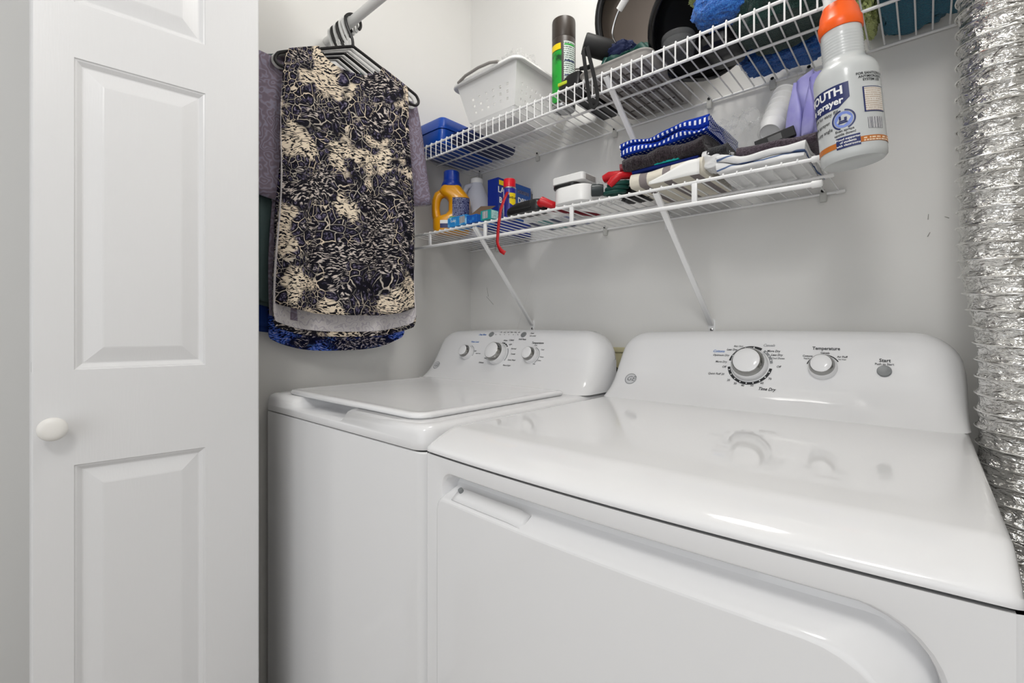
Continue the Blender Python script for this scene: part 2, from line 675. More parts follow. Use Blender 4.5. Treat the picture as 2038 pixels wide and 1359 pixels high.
def rrect(x0, x1, y0, y1, rad, seg=6):
    """counter-clockwise rounded rectangle; radii at (x0,y0),(x1,y0),(x1,y1),(x0,y1)"""
    if not isinstance(rad, (list, tuple)):
        rad = [rad] * 4
    out = []
    for (cx, cy, sx, sy, a0, r) in ((x0, y0, 1, 1, PI, rad[0]), (x1, y0, -1, 1, 1.5 * PI, rad[1]), (x1, y1, -1, -1, 0, rad[2]), (x0, y1, 1, -1, 0.5 * PI, rad[3])):
        ox, oy = cx + sx * r, cy + sy * r
        for i in range(seg + 1):
            q = a0 + 0.5 * PI * i / seg
            out.append((ox + r * math.cos(q), oy + r * math.sin(q)))
    return out


def smoothed(pts, k=5, closed=False):
    """Catmull-Rom through the points"""
    P = [Vector(p) for p in pts]
    n = len(P)
    out = []
    for i in range(n if closed else n - 1):
        p0, p1, p2, p3 = (P[(i - 1) % n], P[i], P[(i + 1) % n], P[(i + 2) % n]) if closed else (P[max(0, i - 1)], P[i], P[i + 1], P[min(n - 1, i + 2)])
        for j in range(k):
            t = j / k
            out.append(0.5 * ((2 * p1) + (p2 - p0) * t + (2 * p0 - 5 * p1 + 4 * p2 - p3) * t * t + (3 * p1 - p0 - 3 * p2 + p3) * t ** 3))
    if not closed:
        out.append(P[-1])
    return out


def tag(o, label, cat, group=None, kind=None):
    o['label'] = label
    o['category'] = cat
    if group:
        o['group'] = group
    if kind:
        o['kind'] = kind
    return o


def thing(name, label, cat, loc=(0, 0, 0), group=None, rotz=0.0):
    o = bpy.data.objects.new(name, None)
    C.objects.link(o)
    o.location = loc
    o.rotation_euler = (0, 0, rotz)
    o.empty_display_size = 0.05
    WO[o] = Vector(loc)
    tag(o, label, cat, group)
    return o


def struct(o):
    o['kind'] = 'structure'
    return o


def at(x, y, z, rz=0.0, rx=0.0, ry=0.0):
    return Matrix.Translation((x, y, z)) @ Matrix.Rotation(rz, 4, 'Z') @ Matrix.Rotation(ry, 4, 'Y') @ Matrix.Rotation(rx, 4, 'X')


def axis_T(p, d):
    """matrix that puts local z along d at p"""
    return Matrix.Translation(p) @ Vector(d).normalized().to_track_quat('Z', 'Y').to_matrix().to_4x4()


def text_geo(txt, size, shear=0.0, bold=0.0, align='CENTER', space=1.0):
    cu = bpy.data.curves.new('lettering', 'FONT')
    cu.body = txt
    cu.size = size
    cu.shear = shear
    cu.offset = bold * size
    cu.align_x = align
    cu.align_y = 'CENTER'
    cu.space_character = space
    cu.resolution_u = 2
    ob = bpy.data.objects.new('lettering', cu)
    C.objects.link(ob)
    bpy.context.view_layer.update()
    me = bpy.data.meshes.new_from_object(ob.evaluated_get(bpy.context.evaluated_depsgraph_get()))
    vs = [v.co.copy() for v in me.vertices]
    fs = [list(p.vertices) for p in me.polygons]
    bpy.data.objects.remove(ob)
    bpy.data.curves.remove(cu)
    bpy.data.meshes.remove(me)
    return vs, fs


def lettering(name, items, fn, m, parent, scale=1.0):
    """items: (text, u, v, size[, shear, bold, align]); fn maps (u, v) to a point just proud of the surface"""
    for it in items:
        mb = MB()
        txt, u, v, size = it[:4]
        sh = it[4] if len(it) > 4 else 0.0
        bo = it[5] if len(it) > 5 else 0.012
        al = it[6] if len(it) > 6 else 'CENTER'
        vs, fs = text_geo(txt, size * scale, sh, bo, al)
        mb.add([fn(u + p.x, v + p.y) for p in vs], fs)
        mb.build(name, m, parent, smooth=False)


def nz(p, s, seed=0.0):
    return noise.noise(Vector(p) * s + Vector((seed, seed * 1.7, seed * 2.3)))


# ------------------------------------------------------------------ the closet and the hall
XL, XR, YB, ZC = -1.347, 0.235, 1.278, 2.44
YD = 0.42          # plane of the closet front


def wall(name, x0, x1, y0, y1, z0, z1, m):
    return struct(MB().box(x0, x1, y0, y1, z0, z1).build(name, m, smooth=False))


wb = wall('wall_back', XL - 0.1, XR + 0.1, YB, YB + 0.1, 0, ZC, 'wall')
wall('wall_left', XL - 0.1, XL, YD, YB, 0, ZC, 'wall')
wall('wall_right', XR, XR + 0.1, YD, YB, 0, ZC, 'wall')
wall('wall_front_left', -1.62, -1.30, YD - 0.11, YD, 0, ZC, 'wall')
wall('wall_front_right', 0.2, 1.9, YD - 0.11, YD, 0, ZC, 'wall')
wall('wall_front_header', -1.30, 0.2, YD - 0.11, YD, 2.3, ZC, 'wall')
wall('wall_hall_left', -1.72, -1.62, -2.6, YD, 0, ZC, 'hall_wall')
wall('wall_hall_right', 1.9, 2.0, -2.6, YD, 0, ZC, 'hall_wall')
wall('floor', -1.72, 2.0, -2.6, YB + 0.1, -0.1, 0, 'floor')
wall('ceiling', -1.72, 2.0, -2.6, YB + 0.1, ZC, ZC + 0.1, 'ceiling')

mat('scuff', (158, 157, 152), 0.7)
for a_, b_ in [((0.0016, 1.2777, 1.3173), (0.0009, 1.2777, 1.3061)), ((0.0039, 1.2777, 1.2801), (0.0001, 1.2777, 1.2715)), ((0.0257, 1.2777, 1.3083), (0.0323, 1.2777, 1.3042)), ((-1.2583, 1.2777, 1.2448), (-1.2503, 1.2777, 1.2099)), ((-1.261, 1.2777, 1.2104), (-1.2239, 1.2777, 1.1784))]:
    MB().tube([a_, b_], [0.0006, 0.0009], 5).build('scuff_mark', 'scuff', wb)

# ------------------------------------------------------------------ bifold door leaf
DA = Vector((-1.178, 0.058, 0))
DU = Vector((0.13598, 0.99071, 0))
DN = Vector((0.99071, -0.13598, 0))
DW, DT = 0.3605, 0.033


def dpt(u, z, d=0.0):
    return DA + DU * u + DN * d + Vector((0, 0, z))


def bifold(name, origin, uvec, nvec, label, fancy=True):
    def pt(u, z, d=0.0):
        return origin + uvec * u + nvec * d + Vector((0, 0, z))
    root = bpy.data.objects.new(name, None)
    C.objects.link(root)
    root.location = origin
    WO[root] = origin.copy()
    root['kind'] = 'structure'
    root['label'] = label
    zs = [0.018, 0.235, 0.834, 1.008, 1.581, 1.683, 1.93, 2.03]
    pu0, pu1 = 0.055, 0.2585 if fancy else 0.2585
    panels = [(0.235, 0.834), (1.008, 1.581), (1.683, 1.93)]
    mb = MB()

    def quad(u0, u1, z0, z1):
        k = max(1, int((z1 - z0) / 0.2))
        for i in range(k):
            a, b = z0 + (z1 - z0) * i / k, z0 + (z1 - z0) * (i + 1) / k
            mb.add([pt(u0, a), pt(u1, a), pt(u1, b), pt(u0, b)], [[0, 1, 2, 3]])
    e = 0.0025
    quad(e, pu0, zs[0], zs[-1])
    quad(pu1, DW - e, zs[0], zs[-1])
    for a, b in ((zs[0], zs[1]), (zs[2], zs[3]), (zs[4], zs[5]), (zs[6], zs[7])):
        quad(pu0, pu1, a, b)
    # edges, eased, and back
    for (ua, da), (ub, db) in (((e, 0), (0, -e)), ((0, -e), (0, -DT + e)), ((0, -DT + e), (e, -DT)), ((e, -DT), (DW - e, -DT)), ((DW - e, -DT), (DW, -DT + e)), ((DW, -DT + e), (DW, -e)), ((DW, -e), (DW - e, 0))):
        mb.add([pt(ua, zs[0], da), pt(ub, zs[0], db), pt(ub, zs[-1], db), pt(ua, zs[-1], da)], [[0, 1, 2, 3]])
    for z in (zs[0], zs[-1]):
        mb.add([pt(0, z), pt(DW, z), pt(DW, z, -DT), pt(0, z, -DT)], [[0, 1, 2, 3]])
    mb.build('leaf_frame', 'door', root, smooth=False)
    for (a, b) in panels:
        pm = MB()
        prof = [(0, 0), (0.0012, -0.0022), (0.004, -0.003), (0.008, -0.0062), (0.0105, -0.0082), (0.0125, -0.0085), (0.0395, -0.0012), (0.042, -0.0008), (0.10, -0.0008)]
        loops = []
        for ins, d in prof[:-1]:
            loops.append([pt(pu0 + ins, a + ins, d), pt(pu1 - ins, a + ins, d), pt(pu1 - ins, b - ins, d), pt(pu0 + ins, b - ins, d)])
        vs = [p for lp in loops for p in lp]
        fs = []
        for i in range(len(loops) - 1):
            for j in range(4):
                fs.append([i * 4 + j, i * 4 + (j + 1) % 4, (i + 1) * 4 + (j + 1) % 4, (i + 1) * 4 + j])
        k = (len(loops) - 1) * 4
        fs.append([k, k + 1, k + 2, k + 3])
        pm.add(vs, fs)
        pm.build('panel', 'door', root, smooth=False)
    return root


dr = bifold('door_1', DA, DU, DN, 'white moulded folding closet door leaf with round knob')
kp = dpt(0.0285, 0.9075)
mb = MB()
mb.lathe([(0.013, 0), (0.0125, 0.004), (0.0095, 0.010), (0.010, 0.016), (0.0165, 0.021), (0.0205, 0.0265), (0.0205, 0.029), (0.018, 0.0325), (0.012, 0.0345), (0.004, 0.035)], 36, T=axis_T(kp, DN))
mb.build('knob', 'knob_white', dr)
mb = MB()
for z0, z1, d0, d1 in ((1.005, 1.026, -0.008, -0.004), (1.012, 1.05, -0.012, -0.009), (0.985, 1.0, -0.016, -0.0135), (1.055, 1.06, -0.01, -0.007)):
    mb.add([dpt(-0.0004, z0, d0), dpt(-0.0004, z0 + 0.003, d1), dpt(-0.0004, z1, d1 - 0.001), dpt(-0.0004, z1 - 0.004, d0)], [[0, 1, 2, 3]])
mb.build('chipped_paint', 'screw_dark', dr, smooth=False)
# the second leaf folds back behind the first towards the jamb
ang = math.radians(-7)
U2 = Vector((-math.sin(math.radians(12)), math.cos(math.radians(12)), 0))
N2 = Vector((U2.y, -U2.x, 0))
d2 = bifold('door_2', DA + DU * 0.002 - DN * 0.042, U2, N2, 'second white folding closet door leaf behind the first', False)

# ------------------------------------------------------------------ consoles shared by washer and dryer
PR = [(0, 1.05), (.004, 1.0555), (.01, 1.062), (.02, 1.0735), (.03, 1.083), (.045, 1.095), (.06, 1.105), (.09, 1.120), (.12, 1.134), (.14, 1.1442), (.15, 1.150), (.157, 1.156), (.163, 1.164), (.166, 1.172), (.168, 1.18)]


def prof(zr):
    for (a, b), (c, d) in zip(PR, PR[1:]):
        if zr <= c:
            return b + (d - b) * max(0, zr - a) / (c - a)
    return 1.18


def console_fn(x0, x1, dy, z0, H=0.168, crown=0.010):
    xc, hw = (x0 + x1) / 2, (x1 - x0) / 2

    def ztop(x):
        e = hw - abs(x - xc)
        r = 0.076
        z = z0 + H - crown * 0.6 * ((x - xc) / hw) ** 2
        if e < r:
            z -= r - math.sqrt(max(0, r * r - (r - e) ** 2))
        return z

    def yedge(x):
        e = hw - abs(x - xc)
        r = 0.042
        return 0.8 * (r - math.sqrt(max(0, r * r - (r - e) ** 2))) if e < r else 0.0

    def surf(x, z, lift=0.0):
        zt = ztop(x)
        zr = (z - z0) / (zt - z0) * 0.168
        y = prof(zr) + dy + yedge(x)
        s = (prof(min(0.168, zr + 0.002)) - prof(max(0, zr - 0.002))) / 0.004
        n = Vector((0, -1, s)).normalized()
        return Vector((x, y, z)) + n * lift, n
    return ztop, yedge, surf


def console_mesh(x0, x1, dy, z0, yb):
    ztop, yedge, surf = console_fn(x0, x1, dy, z0)
    xc, hw = (x0 + x1) / 2, (x1 - x0) / 2
    us = [math.sin((i / 64 - 0.5) * PI) for i in range(65)]
    xs = [xc + hw * (0.55 * u + 0.45 * (-1 + 2 * i / 64)) for i, u in enumerate(us)]
    zr = [0.168 * i / 22 for i in range(20)] + [0.150, 0.155, 0.159, 0.162, 0.1645, 0.166, 0.1672, 0.168]
    zr = sorted(set(round(q, 5) for q in zr))
    vs, fs = [], []
    for x in xs:
        zt = ztop(x)
        col = []
        for q in zr:
            z = z0 + (zt - z0) * q / 0.168
            y = prof(q) + dy + yedge(x)
            col.append((x, min(y, yb - 0.004), z))
        col += [(x, yb - 0.006, zt), (x, yb, zt - 0.006), (x, yb, z0)]
        vs += col
    n = len(zr) + 3
    for i in range(len(xs) - 1):
        for j in range(n - 1):
            fs.append([i * n + j, (i + 1) * n + j, (i + 1) * n + j + 1, i * n + j + 1])
    fs.append(list(range(n)))
    fs.append(list(range((len(xs) - 1) * n, len(xs) * n))[::-1])
    return MB().add(vs, fs), surf


def knob(parent, surf, x, z, r, h, chrome=True, pointer=0.6):
    p, n = surf(x, z)
    T = axis_T(p, n)
    base = MB().lathe([(r * 1.02, 0), (r * 1.02, h * 0.25), (r * 0.97, h * 0.5), (r * 0.93, h * 0.62)], 40, T=T).build('knob', 'enamel_plastic', parent)
    MB().lathe([(r * 0.93, h * 0.6), (r * 0.9, h * 0.66), (r * 0.78, h * 0.97), (r * 0.74, h)], 40, T=T).build('chrome_ring', 'chrome', base)
    MB().lathe([(r * 0.74, h * 0.95), (r * 0.74, h * 1.0), (r * 0.7, h * 1.03), (r * 0.3, h * 1.06), (0.0005, h * 1.065)], 40, T=T).build('knob_cap', 'enamel_plastic', base)
    return base


def ring_print(parent, surf, x, z, r0, r1, a0, a1, m, name='dial_arc', dots=None):
    p, n = surf(x, z)
    T = axis_T(p, n)
    up = T.to_3x3().inverted() @ Vector((0, 0, 1))
    ph = math.atan2(up.y, up.x)
    lx = T.to_3x3().inverted() @ Vector((1, 0, 0))
    px = math.atan2(lx.y, lx.x)

    def lp(a, r, d=0.0008):
        # a measured clockwise from up as seen from the front
        return surf(x + r * math.sin(a), z + r * math.cos(a) * 0.9, d)[0]
    mb = MB()
    k = 40
    vs = []
    for i in range(k + 1):
        a = a0 + (a1 - a0) * i / k
        vs += [lp(a, r0), lp(a, r1)]
    mb.add(vs, [[2 * i, 2 * i + 1, 2 * i + 3, 2 * i + 2] for i in range(k)])
    mb.build(name, m, parent, smooth=False)
    if dots:
        mb = MB()
        for a in dots:
            c = lp(a, (r0 + r1) / 2, 0.0014)
            vs = [lp(a, (r0 + r1) / 2 + 0.0014 * math.cos(q), 0.0014) + (lp(a + 0.02, r0, 0) - lp(a - 0.02, r0, 0)).normalized() * 0.0014 * math.sin(q) for q in [2 * PI * i / 10 for i in range(10)]]
            mb.add(vs, [list(range(10))])
        mb.build('dial_dots', 'print_white', parent, smooth=False)


def badge(parent, surf, x, z, r):
    p, n = surf(x, z)
    T = axis_T(p, n)
    b = MB().lathe([(r, 0), (r, 0.0012), (r * 0.93, 0.0016), (r * 0.001, 0.0016)], 32, T=T).build('badge', 'badge', parent)
    R3 = T.to_3x3()
    X3 = Vector((1, 0, 0))
    Z3 = n.cross(X3).normalized()
    if Z3.z < 0:
        Z3 = -Z3

    def fn(u, v):
        return p + X3 * u + Z3 * v + n * 0.002
    lettering('badge_monogram', [('GE', 0, 0, r * 1.15, 0.35, 0.0)], fn, 'badge_ink', b)
    mb = MB()
    vs = []
    for i in range(33):
        q = 2 * PI * i / 32
        for rr in (r * 0.86, r * 0.93):
            vs.append(p + X3 * (rr * math.cos(q)) + Z3 * (rr * math.sin(q)) + n * 0.002)
    mb.add(vs, [[2 * i, 2 * i + 1, 2 * i + 3, 2 * i + 2] for i in range(32)])
    mb.build('badge_ring', 'badge_ink', b, smooth=False)


# ------------------------------------------------------------------ dryer
DX0, DX1 = -0.632, 0.054
DXC = (DX0 + DX1) / 2


def bow(x):
    return -0.016 * (1 - min(1, abs((x - DXC) / 0.343)) ** 2)


dryer = thing('dryer', 'white front loading dryer on the right with foil duct beside it', 'dryer', (DXC, 0.85, 0))


def dryer_body():
    mb = MB()
    zt = 0.8755
    y0 = 0.495
    # front frame: outer rectangle loop to the rounded recess loop
    rec = rrect(-0.589, 0.017, 0.20, 0.857, [0.03, 0.03, 0.06, 0.024], 8)
    out = []
    cx, cz = DXC, 0.5
    for (x, z) in rec:
        # project outward to the rectangle
        if z > 0.80:
            pass
        out.append((x, z))
    n = len(rec)
    X0, X1, Z0, Z1 = DX0 + 0.006, DX1 - 0.006, 0.02, zt
    outer = []
    k = n // 4
    # corner-matched outer loop
    for i, (x, z) in enumerate(rec):
        c = i // k
        j = (i % k) / (k - 1)
        cor = [(X0, Z0), (X1, Z0), (X1, Z1), (X0, Z1)][c]
        # before mid: on the edge entering the corner, after: leaving
        if c == 0:
            outer.append((X0, Z0 + (z - Z0) * (1 - min(1, 2 * j))) if j < 0.5 else (X0 + (x - X0) * (2 * j - 1), Z0))
        elif c == 1:
            outer.append((X1 + (x - X1) * (1 - 2 * j), Z0) if j < 0.5 else (X1, Z0 + (z - Z0) * (2 * j - 1)))
        elif c == 2:
            outer.append((X1, Z1 + (z - Z1) * (1 - 2 * j)) if j < 0.5 else (X1 + (x - X1) * (2 * j - 1), Z1))
        else:
            outer.append((X0 + (x - X0) * (1 - 2 * j), Z1) if j < 0.5 else (X0, Z1 + (z - Z1) * (2 * j - 1)))

    def sub(lp, m=10):
        r = []
        for i in range(len(lp)):
            a, b = lp[i], lp[(i + 1) % len(lp)]
            d = math.hypot(b[0] - a[0], b[1] - a[1])
            q = m if d > 0.2 else 1
            for t in range(q):
                r.append((a[0] + (b[0] - a[0]) * t / q, a[1] + (b[1] - a[1]) * t / q))
        return r
    # subdivide both loops alike, led by the recess loop
    R2, O2 = [], []
    for i in range(n):
        a, b = rec[i], rec[(i + 1) % n]
        c, d = outer[i], outer[(i + 1) % n]
        q = 12 if math.hypot(b[0] - a[0], b[1] - a[1]) > 0.15 else 1
        for t in range(q):
            f = t / q
            R2.append((a[0] + (b[0] - a[0]) * f, a[1] + (b[1] - a[1]) * f))
            O2.append((c[0] + (d[0] - c[0]) * f, c[1] + (d[1] - c[1]) * f))
    N = len(R2)
    rows = []
    rows.append([(x, y0 + bow(x), z) for x, z in O2])
    rows.append([(x, y0 + bow(x), z) for x, z in R2])
    ctr = (DXC, 0.53)

    def shrink(lp, s):
        r = []
        for x, z in lp:
            r.append((x + (ctr[0] - x) / max(0.05, abs(ctr[0] - x)) * min(s, abs(ctr[0] - x)) * 1.0 if abs(x - ctr[0]) > 0.25 else x, z + (-s if z > 0.8 else (s if z < 0.26 else 0))))
        return r
    for s, d in ((0.003, 0.001), (0.006, 0.005), (0.008, 0.014), (0.012, 0.044), (0.016, 0.05)):
        rows.append([(x, y0 + bow(x) + d, z) for x, z in shrink(R2, s)])
    vs = [p for r in rows for p in r]
    fs = []
    for i in range(len(rows) - 1):
        for j in range(N):
            fs.append([i * N + j, i * N + (j + 1) % N, (i + 1) * N + (j + 1) % N, (i + 1) * N + j])
    # recess floor as a bowed strip
    mb.add(vs, fs)
    last = rows[-1]
    mb.add([(x, 0.543, z) for x, z in ((-0.60, 0.19), (0.03, 0.19), (0.03, 0.866), (-0.60, 0.866))], [[0, 1, 2, 3]])
    # sides, back, top, bottom
    k = 14
    fr = [(X0 + (X1 - X0) * i / k) for i in range(k + 1)]
    vs, fs = [], []
    # rounded vertical edges
    for s, xa in ((-1, DX0), (1, DX1)):
        e = [(xa - s * 0.006, y0), (xa - s * 0.0018, y0 + 0.0018), (xa, y0 + 0.006), (xa, 1.19)]
        for (a, b) in zip(e, e[1:]):
            mb.add([(a[0], a[1], 0.02), (b[0], b[1], 0.02), (b[0], b[1], zt), (a[0], a[1], zt)], [[0, 1, 2, 3]])
    mb.add([(DX0, 1.19, 0.02), (DX1, 1.19, 0.02), (DX1, 1.19, zt), (DX0, 1.19, zt)], [[0, 1, 2, 3]])
    tv = [(x, y0 + bow(x), zt) for x in fr] + [(x, 1.19, zt) for x in fr]
    mb.add(tv, [[i, i + 1, i + 1 + k + 1, i + k + 1] for i in range(k)])
    return mb


dryer_body().build('cabinet', 'enamel', dryer, angle=30)
MB().box(DX0 + 0.008, DX1 - 0.008, 0.505, 1.18, 0.0, 0.05).build('base', 'gap', dryer)
MB().box(DX0 + 0.006, DX1 - 0.006, 0.5, 1.18, 0.87, 0.884).build('seam', 'gap', dryer)


def dryer_top():
    mb = MB()
    rows = [(0.4955, 0.8785), (0.4935, 0.8793), (0.493, 0.8825), (0.4945, 0.8865), (0.499, 0.8905), (0.507, 0.8950), (0.519, 0.9005), (0.532, 0.9055), (0.541, 0.9085), (0.546, 0.9100), (0.550, 0.9110), (0.554, 0.9117), (0.560, 0.9121), (0.62, 0.9122), (0.8, 0.9122), (1.0, 0.9122), (1.2, 0.9122)]
    xs = [DX0 + (DX1 - DX0) * i / 40 for i in range(41)]
    xs = sorted(set(xs + [DX0 + q for q in (0.002, 0.005, 0.009)] + [DX1 - q for q in (0.002, 0.005, 0.009)]))
    vs, fs = [], []
    for x in xs:
        e = min(x - DX0, DX1 - x)
        r = 0.012
        drop = (r - math.sqrt(max(0, r * r - (r - e) ** 2))) if e < r else 0
        for (y, z) in rows:
            fade = max(0, 1 - (y - 0.4955) / 0.12)
            vs.append((x, y + bow(x) * fade + (drop * 0.7 if y < 0.56 else 0), max(0.8785, z - drop * (1 if z > 0.89 else 0.2))))
    n = len(rows)
    for i in range(len(xs) - 1):
        for j in range(n - 1):
            fs.append([i * n + j, (i + 1) * n + j, (i + 1) * n + j + 1, i * n + j + 1])
    fs_side = []
    for i in (0, len(xs) - 1):
        base = len(vs)
        vs.append((xs[i], 1.2, 0.8785))
        fs.append([i * n + j for j in range(n)] + [base])
    mb.add(vs, fs)
    return mb


dryer_top().build('top', 'enamel', dryer, angle=50)
cm, dsurf = console_mesh(DX0, DX1, 0.0, 0.912, 1.21)
dcon = cm.build('control_panel', 'enamel_plastic', dryer, angle=50)


def dryer_door():
    mb = MB()
    y0 = 0.489

    def loop(x0, x1, z0, z1, rad, y, lift=0.0):
        lp = rrect(x0, x1, z0, z1, rad, 8)
        out = []
        n = len(lp)
        for i in range(n):
            a, b = lp[i], lp[(i + 1) % n]
            q = 12 if math.hypot(b[0] - a[0], b[1] - a[1]) > 0.15 else 1
            for t in range(q):
                f = t / q
                x, z = a[0] + (b[0] - a[0]) * f, a[1] + (b[1] - a[1]) * f
                out.append((x, y + bow(x), z))
        return out
    loops = [loop(-0.5865, 0.013, 0.203, 0.855, [0.025, 0.025, 0.055, 0.022], 0.527),
             loop(-0.586, 0.009, 0.206, 0.833, [0.025, 0.025, 0.05, 0.018], 0.524),
             loop(-0.5855, 0.006, 0.208, 0.830, [0.025, 0.025, 0.05, 0.018], 0.5215),
             loop(-0.5925, -0.004, 0.20, 0.816, [0.025, 0.025, 0.07, 0.02], 0.4935),
             loop(-0.5925, -0.007, 0.202, 0.8135, [0.025, 0.025, 0.07, 0.02], y0 + 0.0022),
             loop(-0.5915, -0.009, 0.203, 0.8115, [0.025, 0.025, 0.07, 0.02], y0 + 0.0006),
             loop(-0.589, -0.012, 0.205, 0.809, [0.025, 0.025, 0.07, 0.018], y0)]
    N = len(loops[0])
    vs = [p for l in loops for p in l]
    fs = []
    for i in range(len(loops) - 1):
        for j in range(N):
            fs.append([i * N + j, i * N + (j + 1) % N, (i + 1) * N + (j + 1) % N, (i + 1) * N + j])
    # face: strips between top and bottom halves by pairing vertices of equal x
    last = loops[-1]
    base = (len(loops) - 1) * N
    bot = [(p[0], base + i) for i, p in enumerate(last) if p[2] < 0.5]
    top = [(p[0], base + i) for i, p in enumerate(last) if p[2] >= 0.5]
    bot.sort()
    top.sort()
    xs = sorted(set([round(p[0], 4) for p in last]))

    def zat(x, up):
        d_ = {}
        for p in last:
            if (p[2] >= 0.5) == up:
                k_ = round(p[0], 4)
                d_[k_] = (max if up else min)(d_.get(k_, p[2]), p[2])
        pts = sorted(d_.items())
        for (a, b), (c, d) in zip(pts, pts[1:]):
            if a <= x <= c:
                return b + (d - b) * (x - a) / max(1e-9, c - a)
        return pts[0][1] if x < pts[0][0] else pts[-1][1]
    mb.add(vs, fs)
    gv = []
    for x in xs:
        a, b = zat(x, False), zat(x, True)
        gv += [(x, y0 + bow(x), a), (x, y0 + bow(x), b)]
    mb.add(gv, [[2 * i, 2 * i + 2, 2 * i + 3, 2 * i + 1] for i in range(len(xs) - 1)])
    return mb


dd = dryer_door().build('door', 'enamel', dryer, angle=25)
# grip lip and its hinge pin at the left end of the door's upper edge
mb = MB()
mb.grid(lambda u, v: Vector((-0.556 + 0.150 * u, 0.492 + bow(-0.556 + 0.15 * u) + 0.02 * v, 0.8165 + 0.014 * v - 0.0035 * max(0, (u - 0.8) / 0.2) ** 2)), 16, 2)
mb.build('grip_lip', 'enamel_plastic', dd, solid=0.0012)
MB().lathe([(0.004, 0), (0.004, 0.006), (0.001, 0.007)], 14, T=axis_T((-0.548, 0.5, 0.8265), (0, -0.6, 1))).build('grip_pin', 'button_grey', dd)

kd = knob(dcon, dsurf, -0.293, 1.004, 0.0365, 0.032)
ring_print(dcon, dsurf, -0.293, 1.004, 0.040, 0.0455, math.radians(98), math.radians(262), 'print_black', dots=[math.radians(q) for q in (110, 128, 146, 164, 182, 200, 218, 236, 252)])
ring_print(dcon, dsurf, -0.293, 1.004, 0.040, 0.0455, math.radians(-78), math.radians(28), 'print_black', dots=[math.radians(q) for q in (-60, -40, -18, 6)])
ring_print(dcon, dsurf, -0.293, 1.004, 0.040, 0.0455, math.radians(36), math.radians(82), 'print_grey', dots=[math.radians(q) for q in (44, 58, 72)])
knob(dcon, dsurf, -0.1575, 1.005, 0.0245, 0.027)
ring_print(dcon, dsurf, -0.1575, 1.005, 0.0275, 0.0295, math.radians(-75), math.radians(-12), 'print_black', 'dial_arc')
ring_print(dcon, dsurf, -0.1575, 1.005, 0.0275, 0.0295, math.radians(-4), math.radians(60), 'print_black', 'dial_arc')
p, n = dsurf(-0.0605, 1.0035)
MB().lathe([(0.0112, 0), (0.0112, 0.003), (0.0102, 0.0042), (0.006, 0.0036), (0.0005, 0.0034)], 28, T=axis_T(p, n)).build('start_button', 'button_grey', dcon)
badge(dcon, dsurf, -0.5655, 0.957, 0.016)


def dfn(u, v):
    return dsurf(u, v, 0.0008)[0]


s5 = 0.0078
lettering('lettering', [('Optimum Dry', -0.3565, 1.0234, s5, 0.3), ('More Dry', -0.354, 1.0087, s5, 0.3), ('Off', -0.346, 0.9978, s5, 0.2), ('Quick Fluff 20', -0.361, 0.9817, s5, 0.2),
                        ('20', -0.3319, 0.9697, s5), ('30', -0.3169, 0.9634, s5), ('40', -0.3011, 0.9606, s5), ('50', -0.2827, 0.962, s5), ('60', -0.2640, 0.9680, s5), ('70', -0.2500, 0.9775, s5),
                        ('Time Dry', -0.2535, 0.9565, 0.0105, 0.3, 0.02), ('Off', -0.2365, 1.0031, s5, 0.2), ('More Dry', -0.2495, 1.0354, s5, 0.3, 0.02), ('Less Dry', -0.2425, 1.0275, s5, 0.3, 0.02), ('Cool Down', -0.2395, 1.0205, 0.0066, 0.3),
                        ('Easy Care', -0.3215, 1.0445, 0.0062, 0.3), ('Less Dry', -0.3345, 1.0365, s5, 0.3, 0.02), ('Temperature', -0.1547, 1.0432, 0.0112, 0, 0.02), ('Casuals', -0.1557, 1.0345, 0.0064, 0, 0.02),
                        ('Cottons', -0.1855, 1.0275, 0.0066, 0, 0.02), ('Regular', -0.1865, 1.0225, 0.0046), ('Air Fluff', -0.1265, 1.0275, 0.0066, 0, 0.02), ('No Heat', -0.1265, 1.0225, 0.0046),
                        ('Start', -0.0602, 1.0232, 0.0112, 0, 0.02), ('Push to Start', -0.0608, 1.0165, 0.0068)], dfn, 'print_black', dcon, 0.79)
lettering('lettering', [('Cottons', -0.3625, 1.0322, 0.0090, 0.3)], dfn, 'print_blue', dcon, 0.85)
lettering('lettering', [('Casuals', -0.2595, 1.0475, 0.0090, 0.3)], dfn, 'print_grey', dcon, 0.85)
# ------------------------------------------------------------------ washer
WX0, WX1 = -1.33, -0.645
WXC = (WX0 + WX1) / 2
washer = thing('washer', 'white top loading washer on the left under the hanging clothes', 'washer', (WXC, 0.85, 0))
mb = MB()
mb.slab(WX0 + 0.003, WX1 - 0.001, 0.503, 1.14, [0.022, 0.022, 0.005, 0.005], [(0.004, 0.02), (0, 0.025), (0, 0.866), (0.002, 0.8685)])
mb.build('cabinet', 'enamel', washer, angle=30)
MB().box(WX0 + 0.02, WX1 - 0.02, 0.53, 1.12, 0.0, 0.03).build('base', 'gap', washer)
MB().slab(WX0 + 0.008, WX1 - 0.006, 0.508, 1.14, 0.02, [(0, 0.86), (0, 0.875)]).build('seam', 'gap', washer)
mb = MB()
mb.slab(WX0, WX1, 0.500, 1.15, [0.034, 0.034, 0.005, 0.005], [(0.001, 0.8715), (0, 0.873), (0.0005, 0.885), (0.0015, 0.898), (0.0035, 0.906), (0.008, 0.9115), (0.016, 0.9145), (0.028, 0.9152), (0.06, 0.9153)], seg=10)
deck = mb.build('deck', 'enamel_plastic', washer, angle=50)
